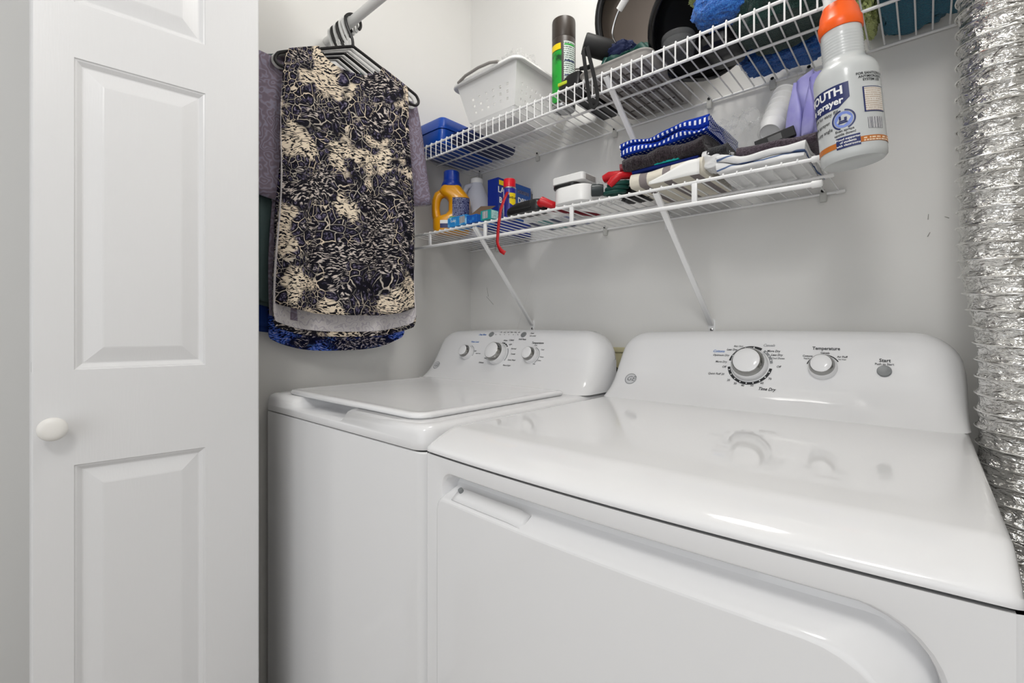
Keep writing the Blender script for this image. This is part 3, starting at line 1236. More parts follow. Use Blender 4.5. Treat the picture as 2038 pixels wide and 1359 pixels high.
# finger scoop cut into the front of the deck
cut = bpy.data.objects.new('cut', None)
cb = MB()
cb.slab(-1.165, -0.905, 0.44, 0.60, [0.02, 0.02, 0.05, 0.05], [(0.030, 0.8885), (0.022, 0.8895), (0.014, 0.893), (0.004, 0.902), (-0.002, 0.93)], seg=8)
co = cb.build('cut', 'enamel_plastic', washer)
md = deck.modifiers.new('scoop', 'BOOLEAN')
md.operation = 'DIFFERENCE'
md.solver = 'EXACT'
md.object = co
bpy.context.view_layer.update()
nm = bpy.data.meshes.new_from_object(deck.evaluated_get(bpy.context.evaluated_depsgraph_get()))
deck.modifiers.clear()
deck.data = nm
bpy.data.objects.remove(co)
bpy.data.objects.remove(cut)
mb = MB()
mb.slab(-1.252, -0.692, 0.527, 0.99, [0.03, 0.036, 0.02, 0.02], [(0.012, 0.9135), (0.004, 0.9155), (0, 0.919), (0.0008, 0.9235), (0.004, 0.9268), (0.010, 0.9275), (0.016, 0.9268), (0.035, 0.9255), (0.1, 0.9246), (0.2, 0.9243)], seg=10)
mb.build('lid', 'enamel_plastic', washer, angle=60)
cm, wsurf = console_mesh(WX0, WX1, -0.05, 0.915, 1.165)
wcon = cm.build('control_panel', 'enamel_plastic', washer, angle=50)
MB().box(-1.30, -0.74, 0.9905, 0.998, 0.9152, 0.9235, 0.002).build('hinge_strip', 'enamel_plastic', washer)
knob(wcon, wsurf, -1.143, 1.006, 0.0235, 0.028)
knob(wcon, wsurf, -1.005, 1.006, 0.034, 0.036)
knob(wcon, wsurf, -0.870, 1.006, 0.0235, 0.028)
ring_print(wcon, wsurf, -1.143, 1.006, 0.0265, 0.0285, math.radians(15), math.radians(110), 'print_grey')
ring_print(wcon, wsurf, -1.005, 1.006, 0.038, 0.042, math.radians(5), math.radians(48), 'print_black', dots=[math.radians(q) for q in (12, 26, 40)])
ring_print(wcon, wsurf, -1.005, 1.006, 0.038, 0.041, math.radians(58), math.radians(120), 'print_grey')
ring_print(wcon, wsurf, -0.870, 1.006, 0.0265, 0.0285, math.radians(15), math.radians(140), 'print_grey')
for bx in (-1.064, -0.927):
    p, n = wsurf(bx, 1.0675)
    MB().lathe([(0.0098, 0), (0.0098, 0.0022), (0.0088, 0.003), (0.0005, 0.0026)], 24, T=axis_T(p, n)).build('button', 'button_grey', wcon)
badge(wcon, wsurf, -1.274, 0.960, 0.015)


def wfn(u, v):
    return wsurf(u, v, 0.0008)[0]


lettering('lettering', [('Colors', -0.968, 1.0505, 0.0095, 0.25, 0.02), ('Whites', -0.992, 1.049, 0.0075, 0.25), ('Light', -0.966, 1.0375, 0.0085, 0.25), ('Normal', -0.9475, 1.0246, 0.0085, 0.25), ('Towels', -0.9445, 1.0089, 0.0085, 0.25),
                        ('Quick Wash', -0.9425, 0.991, 0.0080, 0.25), ('Rinse & Spin', -0.9545, 0.9747, 0.0080, 0.25), ('Delicates', -1.066, 0.9785, 0.0080, 0.25), ('Bulky', -1.052, 0.9925, 0.0080, 0.25),
                        ('Temperature', -0.862, 1.0435, 0.0110, 0.25, 0.02), ('Cold', -0.866, 1.0365, 0.0070), ('Cool', -0.836, 1.0245, 0.0070), ('Warm', -0.832, 1.004, 0.0070), ('Colors', -0.838, 0.994, 0.0070), ('Hot', -0.852, 0.9835, 0.0070),
                        ('Hold Pause', -0.925, 1.0535, 0.0085, 0.25, 0.02), ('Power', -0.8955, 1.0716, 0.0070), ('Lid Locked', -0.889, 1.064, 0.0070), ('Auto', -1.012, 1.0745, 0.006), ('Soak', -0.997, 1.0745, 0.006), ('Wash', -0.982, 1.0745, 0.006), ('Rinse', -0.966, 1.0745, 0.006), ('Spin', -0.951, 1.0745, 0.006),
                        ('Fill', -1.027, 1.0745, 0.006), ('Light', -1.11, 1.0135, 0.007), ('Super Load', -1.094, 1.006, 0.0062)], wfn, 'print_black', wcon, 0.76)
lettering('lettering', [('Deep Rinse', -1.104, 1.0665, 0.0095, 0.25, 0.02), ('Water Level', -1.127, 1.0425, 0.0095, 0.25, 0.02)], wfn, 'print_blue', wcon, 0.76)
mb = MB()
for i in range(6):
    x = -1.044 + 0.0188 * i
    p, n = wsurf(x, 1.067, 0.0008)
    mb.lathe([(0.0014, 0), (0.0014, 0.0004)], 8, T=axis_T(p, n))
mb.build('indicator_dots', 'print_black', wcon)

# washer outlet box on the wall between the machines
ob = thing('washer_outlet_box', 'beige washer outlet box in the back wall between the two machines', 'outlet box', (-0.70, YB, 0.93))
mb = MB()
for a in ((-0.79, -0.61, 1.015, 1.03), (-0.79, -0.61, 0.82, 0.835), (-0.79, -0.765, 0.835, 1.015), (-0.635, -0.61, 0.835, 1.015)):
    mb.box(a[0], a[1], YB - 0.012, YB - 0.001, a[2], a[3], 0.002)
mb.build('frame', 'beige', ob)
MB().box(-0.765, -0.635, YB - 0.006, YB - 0.001, 0.835, 1.015).build('backplate', 'beige', ob)
MB().lathe([(0.016, 0), (0.016, 0.02), (0.024, 0.022), (0.024, 0.034), (0.01, 0.036)], 16, T=axis_T((-0.702, YB - 0.008, 0.952), (0, -1, 0))).build('valve', 'black_plastic', ob)

# ------------------------------------------------------------------ foil duct
def duct():
    cx, cy, r0 = 0.094, 1.095, 0.0575
    pitch = 0.0272
    nz_, na = 0, 96
    rows = int(2.2 / pitch * 10)
    vs, fs, uvs = [], [], []
    H = 2.42
    z0 = 0.25
    for i in range(rows + 1):
        for j in range(na):
            a = 2 * PI * j / na
            z = z0 + (H - z0) * i / rows
            ph = ((z / pitch) + a / (2 * PI)) % 1.0
            rib = math.exp(-((ph - 0.5) / 0.05) ** 2) * 0.0012
            sag = -0.0042 * math.sin(PI * ((ph + 0.5) % 1.0)) ** 0.7
            w = 0.0016 * nz((math.cos(a) * 2.2, math.sin(a) * 2.2, z * 38), 3.0) + 0.0012 * nz((math.cos(a) * 5 + z * 20, math.sin(a) * 5, z * 60), 2.0, 3)
            r = r0 + rib + sag + w * (1 - min(1, rib / 0.003))
            bend = 0.012 * math.sin(z * 1.6)
            lo = min(1.0, max(0.0, (1.22 - z) / 0.2))
            uvs.append((a * r0, z))
            vs.append((cx + r * math.cos(a) + 0.023 * lo * lo * (3 - 2 * lo), cy + r * math.sin(a) + 0.004 * math.sin(z * 3 + 1), z))
    for i in range(rows):
        for j in range(na):
            fs.append([i * na + j, i * na + (j + 1) % na, (i + 1) * na + (j + 1) % na, (i + 1) * na + j])
    t = thing('dryer_duct', 'crinkled silver foil flexible duct standing upright beside the dryer', 'duct', (cx, cy, z0))
    MB().add(vs, fs, uvs=uvs).build('foil_sleeve', 'foil', t, angle=80)
    hp = []
    turns = int((H - z0) / pitch) - 1
    for i in range(turns * 30):
        a = -2 * PI * i / 30
        # the crest of the sleeve: z / pitch + a / 2pi = k + 0.5
        z = (math.ceil(z0 / pitch) + 0.5 - a / (2 * PI)) * pitch
        lo = min(1.0, max(0.0, (1.22 - z) / 0.2))
        r = r0 + 0.0012
        hp.append((cx + r * math.cos(a) + 0.023 * lo * lo * (3 - 2 * lo), cy + r * math.sin(a) + 0.004 * math.sin(z * 3 + 1), z))
    MB().tube(hp, 0.0013, 6).build('wire_helix', 'duct_wire', t)
    return t


duct()

# ------------------------------------------------------------------ wire shelves
SP = 0.0254
RAIL = 0.0032
WIRE = 0.0017


def cyl(name, a, b, r, m, parent, n=10, caps=None):
    return MB().tube([a, b], r, n).build(name, m, parent)


def clip(parent, x, z):
    mb = MB()
    mb.slab(x - 0.007, x + 0.007, YB - 0.011, YB - 0.0005, 0.003, [(0.001, z - 0.017), (0, z - 0.015), (0, z + 0.004), (0.002, z + 0.007)])
    o = mb.build('wall_clip', 'clip_plastic', parent)
    MB().lathe([(0.004, 0), (0.004, 0.001), (0.0015, 0.002)], 12, T=axis_T((x, YB - 0.0112, z + 0.0075), (0, -1, 0.25))).build('screw', 'screw_dark', o)


def brace(parent, top, foot):
    """flat U-section strut from shelf front to wall with a screw plate"""
    top, foot = Vector(top), Vector(foot)
    d = (foot - top).normalized()
    w = 0.0065
    mb = MB()
    side = Vector((1, 0, 0))
    up = side.cross(d).normalized()
    up = up if up.z > 0 else -up
    prof_ = [(-w, 0.0), (-w, 0.006), (-w + 0.0015, 0.0075), (w - 0.0015, 0.0075), (w, 0.006), (w, 0.0), (w - 0.0014, 0.0), (w - 0.0014, 0.0055), (-w + 0.0014, 0.0055), (-w + 0.0014, 0.0)]
    k = len(prof_)
    vs = []
    for p in (top, foot):
        for a, b in prof_:
            vs.append(p + side * a - up * b)
    fs = [[i, (i + 1) % k, k + (i + 1) % k, k + i] for i in range(k)] + [list(range(k))[::-1], list(range(k, 2 * k))]
    mb.add(vs, fs)
    o = mb.build('brace', 'wire_white', parent, smooth=False)
    mb = MB()
    x, z = foot.x, foot.z
    mb.slab(x - 0.009, x + 0.009, z - 0.036, z + 0.012, [0.003, 0.003, 0.008, 0.008], [(0, 0), (0, 0.0025), (0.001, 0.003)], T=Matrix(((1, 0, 0, 0), (0, 0, -1, YB), (0, 1, 0, 0), (0, 0, 0, 1))))
    pl = mb.build('screw_plate', 'wire_white', o)
    MB().lathe([(0.0042, 0), (0.0042, 0.0012), (0.002, 0.0024)], 14, T=axis_T((x, YB - 0.003, z - 0.017), (0, -1, 0))).build('screw', 'steel', pl)
    MB().lathe([(0.0014, 0), (0.0012, 0.0004)], 10, T=axis_T((x, YB - 0.0054, z - 0.017), (0, -1, 0))).build('screw_slot', 'screw_dark', pl)
    return o


# upper shelf: deck level with the top front rail, lip hanging below it
UZ, UF = 1.686, 0.975
UX0, UX1 = XL + 0.004, XR - 0.004
ush = thing('wire_shelf', 'upper white wire shelf with hanging front lip, holding tools and towels', 'shelf', (UX0, YB, UZ), 'wire shelves')
cyl('front_rail', (UX0, UF, UZ), (UX1, UF, UZ), RAIL, 'wire_white', ush)
cyl('lip_rail', (UX0, UF, UZ - 0.042), (UX1, UF, UZ - 0.042), RAIL, 'wire_white', ush)
cyl('middle_rail', (UX0, 1.105, UZ - 0.003), (UX1, 1.105, UZ - 0.003), RAIL, 'wire_white', ush)
cyl('back_rail', (UX0, YB - 0.006, UZ - 0.003), (UX1, YB - 0.006, UZ - 0.003), RAIL, 'wire_white', ush)
proto = MB().tube([(0, UF - 0.0045, UZ - 0.045), (0, UF - 0.0048, UZ), (0, UF - 0.003, UZ + 0.0044), (0, UF + 0.004, UZ + 0.005), (0, 1.10, UZ + 0.0015), (0, YB - 0.004, UZ + 0.0012)], WIRE, 6).build('wire', 'wire_white', ush)
x_first = -1.262 - SP * 3
nw = int((UX1 - x_first) / SP)
for v in proto.data.vertices:
    v.co.x += UX0     # mesh in shelf space, origin at the shelf end
proto.location = (x_first - UX0, 0, 0)
for i in range(1, nw + 1):
    o = proto.copy()
    C.objects.link(o)
    o.parent = ush
    o.location = (x_first + SP * i - UX0, 0, 0)
for x in (-1.288, -1.007, -0.709, -0.43, -0.281, -0.205, -0.1065, 0.16):
    clip(ush, x, UZ - 0.004)
brace(ush, (-0.5685, UF + 0.003, UZ - 0.004), (-0.545, YB - 0.003, 1.40))

# lower shelf: sags a little at its right front
LZB = 1.394
LX0, LX1 = XL + 0.004, -0.135
LF = 0.97


def lzf(x):
    return 1.399 - 0.018 * (x - LX0) / (LX1 - LX0)


lsh = thing('wire_shelf', 'lower white wire shelf with rod bar and two braces, holding laundry supplies', 'shelf', (LX0, YB, LZB), 'wire shelves')
cyl('front_rail', (LX0, LF, lzf(LX0)), (LX1 - 0.016, LF, lzf(LX1)), 0.0034, 'wire_white', lsh)
cyl('rod_bar', (LX0, LF, lzf(LX0) - 0.042), (LX1 - 0.016, LF, lzf(LX1) - 0.044), 0.0046, 'wire_white', lsh)
cyl('middle_rail', (LX0, 1.105, 1.392), (LX1 - 0.010, 1.105, 1.385), RAIL, 'wire_white', lsh)
cyl('back_rail', (LX0, YB - 0.006, LZB - 0.003), (LX1 - 0.012, YB - 0.006, LZB - 0.003), RAIL, 'wire_white', lsh)
for y, z, r in ((LF, lzf(LX1), 0.0058), (LF, lzf(LX1) - 0.044, 0.0064), (1.105, 1.385, 0.0045), (YB - 0.006, LZB - 0.003, 0.0045)):
    MB().lathe([(r * 0.92, 0), (r, 0.001), (r, 0.014), (r * 0.8, 0.0165), (0.0004, 0.0175)], 14, T=axis_T((LX1 - 0.018, y, z), (1, 0, 0))).build('end_cap', 'white_plastic', lsh)
k = 0
wire_mesh = None
x = LX1 - 0.014
while x > LX0 + 0.005:
    zf = lzf(x)
    o = MB().tube([(x, LF - 0.003, zf - 0.001), (x, LF - 0.0015, zf + 0.0046), (x, LF + 0.004, zf + 0.0052), (x, 1.10, (zf + LZB) / 2 + 0.002), (x, YB - 0.004, LZB + 0.0012)], WIRE, 6).build('wire', 'wire_white', lsh)
    x -= SP
for x in (-1.215, -0.962, -0.6606, -0.358):
    zf = lzf(x)
    MB().box(x - 0.0055, x + 0.0055, LF - 0.003, LF + 0.003, zf - 0.042, zf - 0.001, 0.0015).build('connector', 'wire_white', lsh)
brace(lsh, (-1.010, LF + 0.004, 1.391), (-1.034, YB - 0.003, 1.105))
brace(lsh, (-0.4425, LF + 0.004, 1.382), (-0.426, YB - 0.003, 1.10))
for x in (-0.7416, -0.178, -1.2):
    clip(lsh, x, LZB - 0.004)

# ------------------------------------------------------------------ rod, hangers, clothes
RY, RZ = 0.686, 1.943
rod = tag(MB().tube([(XL + 0.002, RY, RZ), (XR - 0.002, RY, RZ)], 0.0125, 20).build('closet_rod', 'rod'), 'white round closet rod carrying the hanging clothes', 'rod')


def hanger_mb(X, slope=0.42, half=0.196):
    mb = MB()
    r = 0.0042
    hk = []
    cz = RZ + 0.0125 + r - 0.0205
    R = 0.0215
    for i in range(15):
        a = math.radians(-40 + 205 * i / 14)
        hk.append((X, RY + R * math.cos(a), RZ + 0.0125 + r - R + R * math.sin(a)))
    zn = RZ - 0.075
    hk += [(X, RY - R * 0.9, RZ - 0.012), (X, RY - R * 0.55, RZ - 0.032), (X, RY - 0.002, RZ - 0.052), (X, RY, zn)]
    mb.tube(smoothed(hk, 3), r, 8)
    zb = zn - slope * half
    loop = []
    for s in (1, -1):
        pts = [(RY + s * 0.008, zn), (RY + s * half * 0.5, zn - slope * half * 0.47), (RY + s * half * 0.90, zb + 0.010), (RY + s * half * 0.98, zb - 0.002), (RY + s * half, zb - 0.016), (RY + s * half * 0.95, zb - 0.027), (RY + s * half * 0.86, zb - 0.026), (RY + s * half * 0.76, zb - 0.018), (RY + s * half * 0.5, zb - 0.014)]
        loop += pts if s == 1 else pts[::-1]
    mb.tube(smoothed([(X, y, z) for y, z in loop], 4, True), r, 8, closed=True)
    return mb, zn, slope


def garment(root, name, X, yc, half0, half1, zhi, slope, zf, zb, thick, m_out, m_in, seed=0, folds=(5, 11), amp=0.006, neck=0.07, dip=0.05, hem=0.02, sleeve=None, solid=0.0016, band=None):
    rnd = random.Random(seed)
    NA, NS = 140, 60
    ph = [rnd.uniform(0, 6.28) for _ in range(6)]
    vs, fs, uvs = [], [], []
    for i in range(NS + 1):
        s = i / NS
        hw = half0 + (half1 - half0) * s ** 0.8
        for j in range(NA):
            a = 2 * PI * j / NA
            c, d = math.cos(a), math.sin(a)
            cy = math.copysign(abs(c) ** 0.55, c)
            sx = math.copysign(abs(d) ** 0.6, d)
            y = yc + hw * cy + 0.004 * math.sin(9 * s + ph[4]) * abs(cy)
            y0 = yc + half0 * cy
            q = abs(y0 - yc)
            top = zhi - slope * q
            if q < neck:
                top = zhi - slope * neck - (dip if sx > 0 else dip * 1.15) * math.sqrt(max(0, 1 - (q / neck) ** 2)) + 0.0
            if q > half0 * 0.96:
                top -= 0.012 * (q / half0 - 0.96) / 0.04
            f = 0.5 + 0.5 * sx
            bot = zb + (zf - zb) * (0 if f < 0.25 else 1 if f > 0.75 else (f - 0.25) * 2)
            bot += hem * abs(cy) ** 3
            z = top + (bot - top) * s
            t = 0.006 + (thick - 0.006) * s ** 0.6
            w = amp * s ** 0.8 * (math.sin(folds[0] * cy * 2.2 + ph[0] + 0.8 * s) + 0.7 * math.sin(folds[1] * cy * 1.7 + ph[1]) + 0.5 * nz((y * 14, z * 5, seed), 1.0))
            x = X + t * sx + w * (1 if sx > 0 else -0.5)
            vs.append((x, y, z))
            uvs.append((j / NA, s))
    for i in range(NS):
        for j in range(NA):
            a, b = i * NA + j, i * NA + (j + 1) % NA
            fs.append([a, b, b + NA, a + NA])
    mb = MB().add(vs, fs, uvs=uvs)
    o = mb.build(name, [m_out, m_in], root, angle=180)
    md = o.modifiers.new('thickness', 'SOLIDIFY')
    md.thickness = solid
    md.offset = 0
    md.material_offset = 1
    md.material_offset_rim = 0
    if band:    # hem facing sewn inside the longer back
        bv, bf = [], []
        idx = [j for j in range(NA) if math.sin(2 * PI * j / NA) < -0.05]
        for j in idx:
            p = Vector(vs[NS * NA + j])
            q = Vector(vs[(NS - 2) * NA + j])
            d_ = (q - p).normalized()
            for k_ in range(3):
                bv.append(p + d_ * (0.007 * k_ - 0.001) + Vector((0.0022, 0, 0)))
        for a_ in range(len(idx) - 1):
            for k_ in range(2):
                b0 = a_ * 3 + k_
                bf.append([b0, b0 + 3, b0 + 4, b0 + 1])
        MB().add(bv, bf).build('hem_facing', band, root, angle=180, solid=0.001)
    return o


def sleeve_mesh(root, X, y, z, side, length, r0, r1, m, tilt=0.35, seed=0, inner='lining_grey', flat=0.35):
    """short sleeve hanging from the shoulder point, outward and down"""
    NA, NS = 28, 14
    vs, fs = [], []
    for i in range(NS + 1):
        s = i / NS
        cy = y + side * length * (math.sin(tilt) * s * (1.1 - 0.3 * s))
        cz = z - length * math.cos(tilt) * s
        r = r0 + (r1 - r0) * s
        for j in range(NA):
            a = 2 * PI * j / NA
            ry = r * math.cos(a)
            rx = flat * r * math.sin(a)
            w = 0.017 * flat * s * math.sin(3 * a + 5 * s + seed)
            vs.append((X + rx + w, cy + ry * math.cos(tilt) * 0.85, cz + ry * side * math.sin(tilt) * 0.9))
    for i in range(NS):
        for j in range(NA):
            a, b = i * NA + j, i * NA + (j + 1) % NA
            fs.append([a, b, b + NA, a + NA])
    o = MB().add(vs, fs).build('sleeve', [m, inner], root, angle=180)
    md = o.modifiers.new('thickness', 'SOLIDIFY')
    md.thickness = 0.0016
    md.offset = 0
    md.material_offset = 1
    md.material_offset_rim = 0
    return o


hx = [-1.198, -1.214, -1.230, -1.246, -1.262, -1.278, -1.294]
hy = [math.radians(q) for q in (-13, -11.5, -10, -8.5, -7, -5.5, -4)]
hm = ['hanger_black', 'hanger_white', 'hanger_white', 'hanger_black', 'hanger_white', 'hanger_black', 'hanger_white']
hl = ['black plastic hanger in front, holding the snake print top', 'white plastic hanger directly behind the front black hanger', 'white plastic hanger, third from the front on the rod',
      'black plastic hanger in the middle, between white hangers', 'white plastic hanger, fifth from the front on the rod', 'black plastic hanger, second from the left wall', 'white plastic hanger closest to the left wall']
for x, m, l, yw in zip(hx, hm, hl, hy):
    mb, zn, sl = hanger_mb(x)
    Ty = Matrix.Translation((x, RY, 0)) @ Matrix.Rotation(yw, 4, 'Z') @ Matrix.Translation((-x, -RY, 0))
    mb.v = [Ty @ v for v in mb.v]
    tag(mb.build('clothes_hanger', m), l, 'hanger', 'plastic hangers on the closet rod')
ZS = RZ - 0.075
g1 = thing('sleeveless_top', 'black and cream snake print sleeveless top at the front of the rod', 'top', (hx[0], RY, 1.1), 'clothes on the rod')
garment(g1, 'bodice', hx[0] + 0.004, RY - 0.006, 0.166, 0.193, ZS + 0.004, 0.42, 1.122, 1.064, 0.022, 'snake_print', 'lining_grey', 1, folds=(4, 8), amp=0.011, hem=0.03, neck=0.085, dip=0.045, band='snake_print')
g2 = thing('patterned_blouse', 'purple patterned sleeveless blouse hanging second, behind the snake print top', 'blouse', (hx[2], RY, 1.1), 'clothes on the rod')
garment(g2, 'bodice', hx[2] + 0.004, RY + 0.006, 0.166, 0.198, ZS, 0.42, 1.125, 1.105, 0.014, 'snake_purple', 'lining_grey', 2, amp=0.004, hem=0.03)
g3 = thing('paisley_shirt', 'mauve paisley short sleeved shirt hanging behind the snake print top', 'shirt', (hx[3], RY, 1.1), 'clothes on the rod')
garment(g3, 'bodice', hx[3], RY, 0.18, 0.195, ZS + 0.002, 0.42, 1.10, 1.10, 0.012, 'mauve_paisley', 'lining_grey', 3, amp=0.004)
sleeve_mesh(g3, hx[3] + 0.012, RY + 0.172, ZS - 0.09, 1, 0.315, 0.06, 0.05, 'mauve_paisley', 0.24, 1)
sleeve_mesh(g3, hx[3] + 0.004, RY - 0.178, ZS - 0.088, -1, 0.36, 0.085, 0.075, 'mauve_paisley', 0.18, 2, flat=0.16)
g4 = thing('dark_teal_shirt', 'dark teal embossed shirt hanging between paisley shirt and blue shirts', 'shirt', (hx[4], RY, 1.05), 'clothes on the rod')
garment(g4, 'bodice', hx[4], RY - 0.02, 0.19, 0.20, ZS, 0.40, 1.14, 1.13, 0.011, 'teal_cloth', 'teal_cloth', 4, amp=0.005)
sleeve_mesh(g4, hx[4] - 0.006, RY - 0.195, ZS - 0.075, -1, 0.16, 0.075, 0.07, 'olive_cloth', 0.25, 3, 'olive_cloth', flat=0.12)
g5 = thing('blue_print_blouse', 'bright blue and black print blouse with the lowest hem', 'blouse', (hx[5], RY, 1.0), 'clothes on the rod')
garment(g5, 'bodice', hx[5], RY + 0.01, 0.18, 0.20, ZS, 0.40, 1.05, 1.022, 0.010, 'blue_print', 'blue_print', 5, amp=0.004, hem=0.04)
g6 = thing('royal_blue_shirt', 'plain royal blue shirt hanging closest to the left wall', 'shirt', (hx[6], RY, 1.0), 'clothes on the rod')
garment(g6, 'bodice', hx[6], RY - 0.02, 0.2, 0.25, ZS, 0.40, 1.085, 1.07, 0.010, 'royal_cloth', 'royal_cloth', 6, amp=0.004, hem=0.02)
sleeve_mesh(g6, hx[6] + 0.004, RY - 0.195, ZS - 0.08, -1, 0.3, 0.085, 0.08, 'royal_cloth', 0.2, 4, 'royal_cloth')
for g_, yw in ((g1, hy[0]), (g2, hy[2]), (g3, hy[3]), (g4, hy[4]), (g5, hy[5]), (g6, hy[6])):
    g_.rotation_euler = (0, 0, yw)

# ------------------------------------------------------------------ soft goods builders
def folded(name, x0, x1, y0, y1, z0, t, layers, m, seed=0, wob=0.004, tilt=0.0, sag=0.0, parent=None, fuzz=0.0, gap=0.0, yaw=0.0, flare=0.0, nx=40):
    """folded cloth: a serpentine sheet swept along x, folds towards the room"""
    path = []
    for l in range(layers):
        z = (t + gap) * (l + 0.5)
        ys = [y0 + t * 0.5 + (y1 - y0 - t) * q / 10 for q in range(11)]
        if l % 2 == 0:
            ys = ys[::-1]
        path += [(y, z) for y in ys]
        if l < layers - 1:
            r = (t + gap) / 2
            yy = ys[-1]
            s = -1 if l % 2 == 0 else 1
            for a in (30, 60, 90, 120, 150):
                q = math.radians(a)
                path.append((yy + s * r * math.sin(q), z + r - r * math.cos(q)))
    k = len(path)
    sec = []
    nn = []
    for i, (y, z) in enumerate(path):
        a = path[max(0, i - 1)]
        b = path[min(k - 1, i + 1)]
        ty, tz = b[0] - a[0], b[1] - a[1]
        l = math.hypot(ty, tz) or 1
        nn.append((-tz / l, ty / l))
    h = t * 0.48
    cum = [0.0]
    for i in range(1, k):
        cum.append(cum[-1] + math.hypot(path[i][0] - path[i - 1][0], path[i][1] - path[i - 1][1]))
    for i in range(k):
        sec.append((path[i][0] + nn[i][0] * h, path[i][1] + nn[i][1] * h, cum[i]))
    sec.append((path[-1][0], path[-1][1], cum[-1]))
    for i in reversed(range(k)):
        sec.append((path[i][0] - nn[i][0] * h, path[i][1] - nn[i][1] * h, cum[i]))
    sec.append((path[0][0], path[0][1], 0))
    n = len(sec)
    vs, fs, uvs = [], [], []
    xc, yc = (x0 + x1) / 2, (y0 + y1) / 2
    for i in range(nx + 1):
        u = i / nx
        x = x0 + (x1 - x0) * u
        e = 1.0
        for (y, z, c) in sec:
            w = wob * nz((x * 9, y * 9, z * 14), 1.6, seed) * 2
            w2 = wob * nz((x * 14, y * 7, z * 22), 1.8, seed + 5)
            ff = fuzz * nz((x * 300, y * 300, z * 300), 1.0, seed)
            X = x + 0.5 * wob * nz((z * 60, y * 5, seed), 1.0) * (1 if u in (0, 1) else 0)
            Y = y + w2 + ff
            zz = max(0, z) + w * min(1, z / 0.01) + ff + tilt * (u - 0.5) - sag * (2 * u - 1) ** 2 * min(1, z / 0.02) + flare * u * z
            dx, dy = X - xc, Y - yc
            vs.append((xc + dx * math.cos(yaw) - dy * math.sin(yaw), yc + dx * math.sin(yaw) + dy * math.cos(yaw), z0 + max(0.0, zz)))
            uvs.append((x * 5.8, c * 4.35))
    for i in range(nx):
        for j in range(n):
            a, b = i * n + j, i * n + (j + 1) % n
            fs.append([a, b, b + n, a + n])
    fs.append(list(range(n))[::-1])
    fs.append(list(range(nx * n, nx * n + n)))
    return MB().add(vs, fs, uvs=uvs).build(name, m, parent, angle=75)


def heap(name, c, s, m, seed=0, rough=0.35, ridge=0.25, freq=2.2, parent=None, zmin=None, power=0.75, fuzz=0.0, angle=70, nu=72, nv=44, bounds=None):
    """crumpled cloth or film: a rounded lump with sharp fold ridges"""
    vs, fs = [], []
    for i in range(nv + 1):
        b = -PI / 2 + PI * i / nv
        for j in range(nu):
            a = 2 * PI * j / nu
            d = Vector((math.copysign(abs(math.cos(a)) ** power, math.cos(a)) * abs(math.cos(b)) ** power, math.copysign(abs(math.sin(a)) ** power, math.sin(a)) * abs(math.cos(b)) ** power, math.copysign(abs(math.sin(b)) ** power, math.sin(b))))
            n1 = nz(d, freq, seed)
            n2 = 1 - abs(nz(d, freq * 1.9, seed + 9)) * 2.2
            n3 = 1 - abs(nz(d, freq * 4.1, seed + 4)) * 2.2
            k = 1 + rough * n1 + ridge * (n2 - 0.5) + ridge * 0.4 * (n3 - 0.5)
            ff = fuzz * nz(d, 60, seed)
            p = Vector((c[0] + s[0] * d.x * k + ff, c[1] + s[1] * d.y * k + ff, c[2] + s[2] * d.z * k + ff))
            if zmin is not None:
                p.z = max(zmin, p.z)
            if bounds:
                p.x = min(max(p.x, bounds[0]), bounds[1])
                p.y = min(max(p.y, bounds[2]), bounds[3])
            vs.append(p)
    for i in range(nv):
        for j in range(nu):
            a, b = i * nu + j, i * nu + (j + 1) % nu
            fs.append([a, b, b + nu, a + nu])
    return MB().add(vs, fs).build(name, m, parent, angle=angle)


def loft(mb, rows, n=32, power=0.6, T=None, mi=0):
    """rows: (x centre, y centre, half x, half y, z)"""
    vs, fs = [], []
    for (cx, cy, hx_, hy_, z) in rows:
        for j in range(n):
            a = 2 * PI * j / n
            c, d = math.cos(a), math.sin(a)
            vs.append((cx + hx_ * math.copysign(abs(c) ** power, c), cy + hy_ * math.copysign(abs(d) ** power, d), z))
    for i in range(len(rows) - 1):
        for j in range(n):
            a, b = i * n + j, i * n + (j + 1) % n
            fs.append([a, b, b + n, a + n])
    fs.append(list(range(n))[::-1])
    k = (len(rows) - 1) * n
    fs.append(list(range(k, k + n)))
    return mb.add(vs, fs, T, mi)


def patch(fn, u0, u1, v0, v1, nu=8, nv=4):
    return MB().grid(lambda u, v: fn(u0 + (u1 - u0) * u, v0 + (v1 - v0) * v), nu, nv)


UD = UZ + 0.0038      # top of the upper deck wires
LD = 1.4045           # top of the lower deck wires at the front

# ------------------------------------------------------------------ upper shelf
t = thing('plastic_case', 'bright blue plastic case with rounded corners at the left end of the upper shelf', 'case', (-1.256, 1.11, UD))
MB().slab(-1.336, -1.176, 0.988, 1.24, 0.022, [(0.012, UD), (0.004, UD + 0.003), (0, UD + 0.012), (-0.001, UD + 0.045), (-0.001, UD + 0.047)], seg=8).build('body', 'case_blue', t)
MB().slab(-1.336, -1.176, 0.988, 1.24, 0.022, [(-0.004, UD + 0.049), (-0.004, UD + 0.054), (-0.001, UD + 0.056), (0.001, UD + 0.078), (0.006, UD + 0.088), (0.02, UD + 0.092)], seg=8).build('lid', 'case_blue', t)
MB().box(-1.178, -1.168, 1.06, 1.14, UD + 0.036, UD + 0.062, 0.003).build('latch', 'case_blue', t)
o = MB().slab(-1.165, -1.043, 1.0, 1.238, [0.02, 0.03, 0.07, 0.03], [(0.008, UD), (0.002, UD + 0.002), (0, UD + 0.006), (-0.001, UD + 0.02), (0.004, UD + 0.022)], seg=8).build('storage_tray', 'navy')
tag(o, 'dark navy flat plastic tray under the white basket, beside the blue case', 'tray')

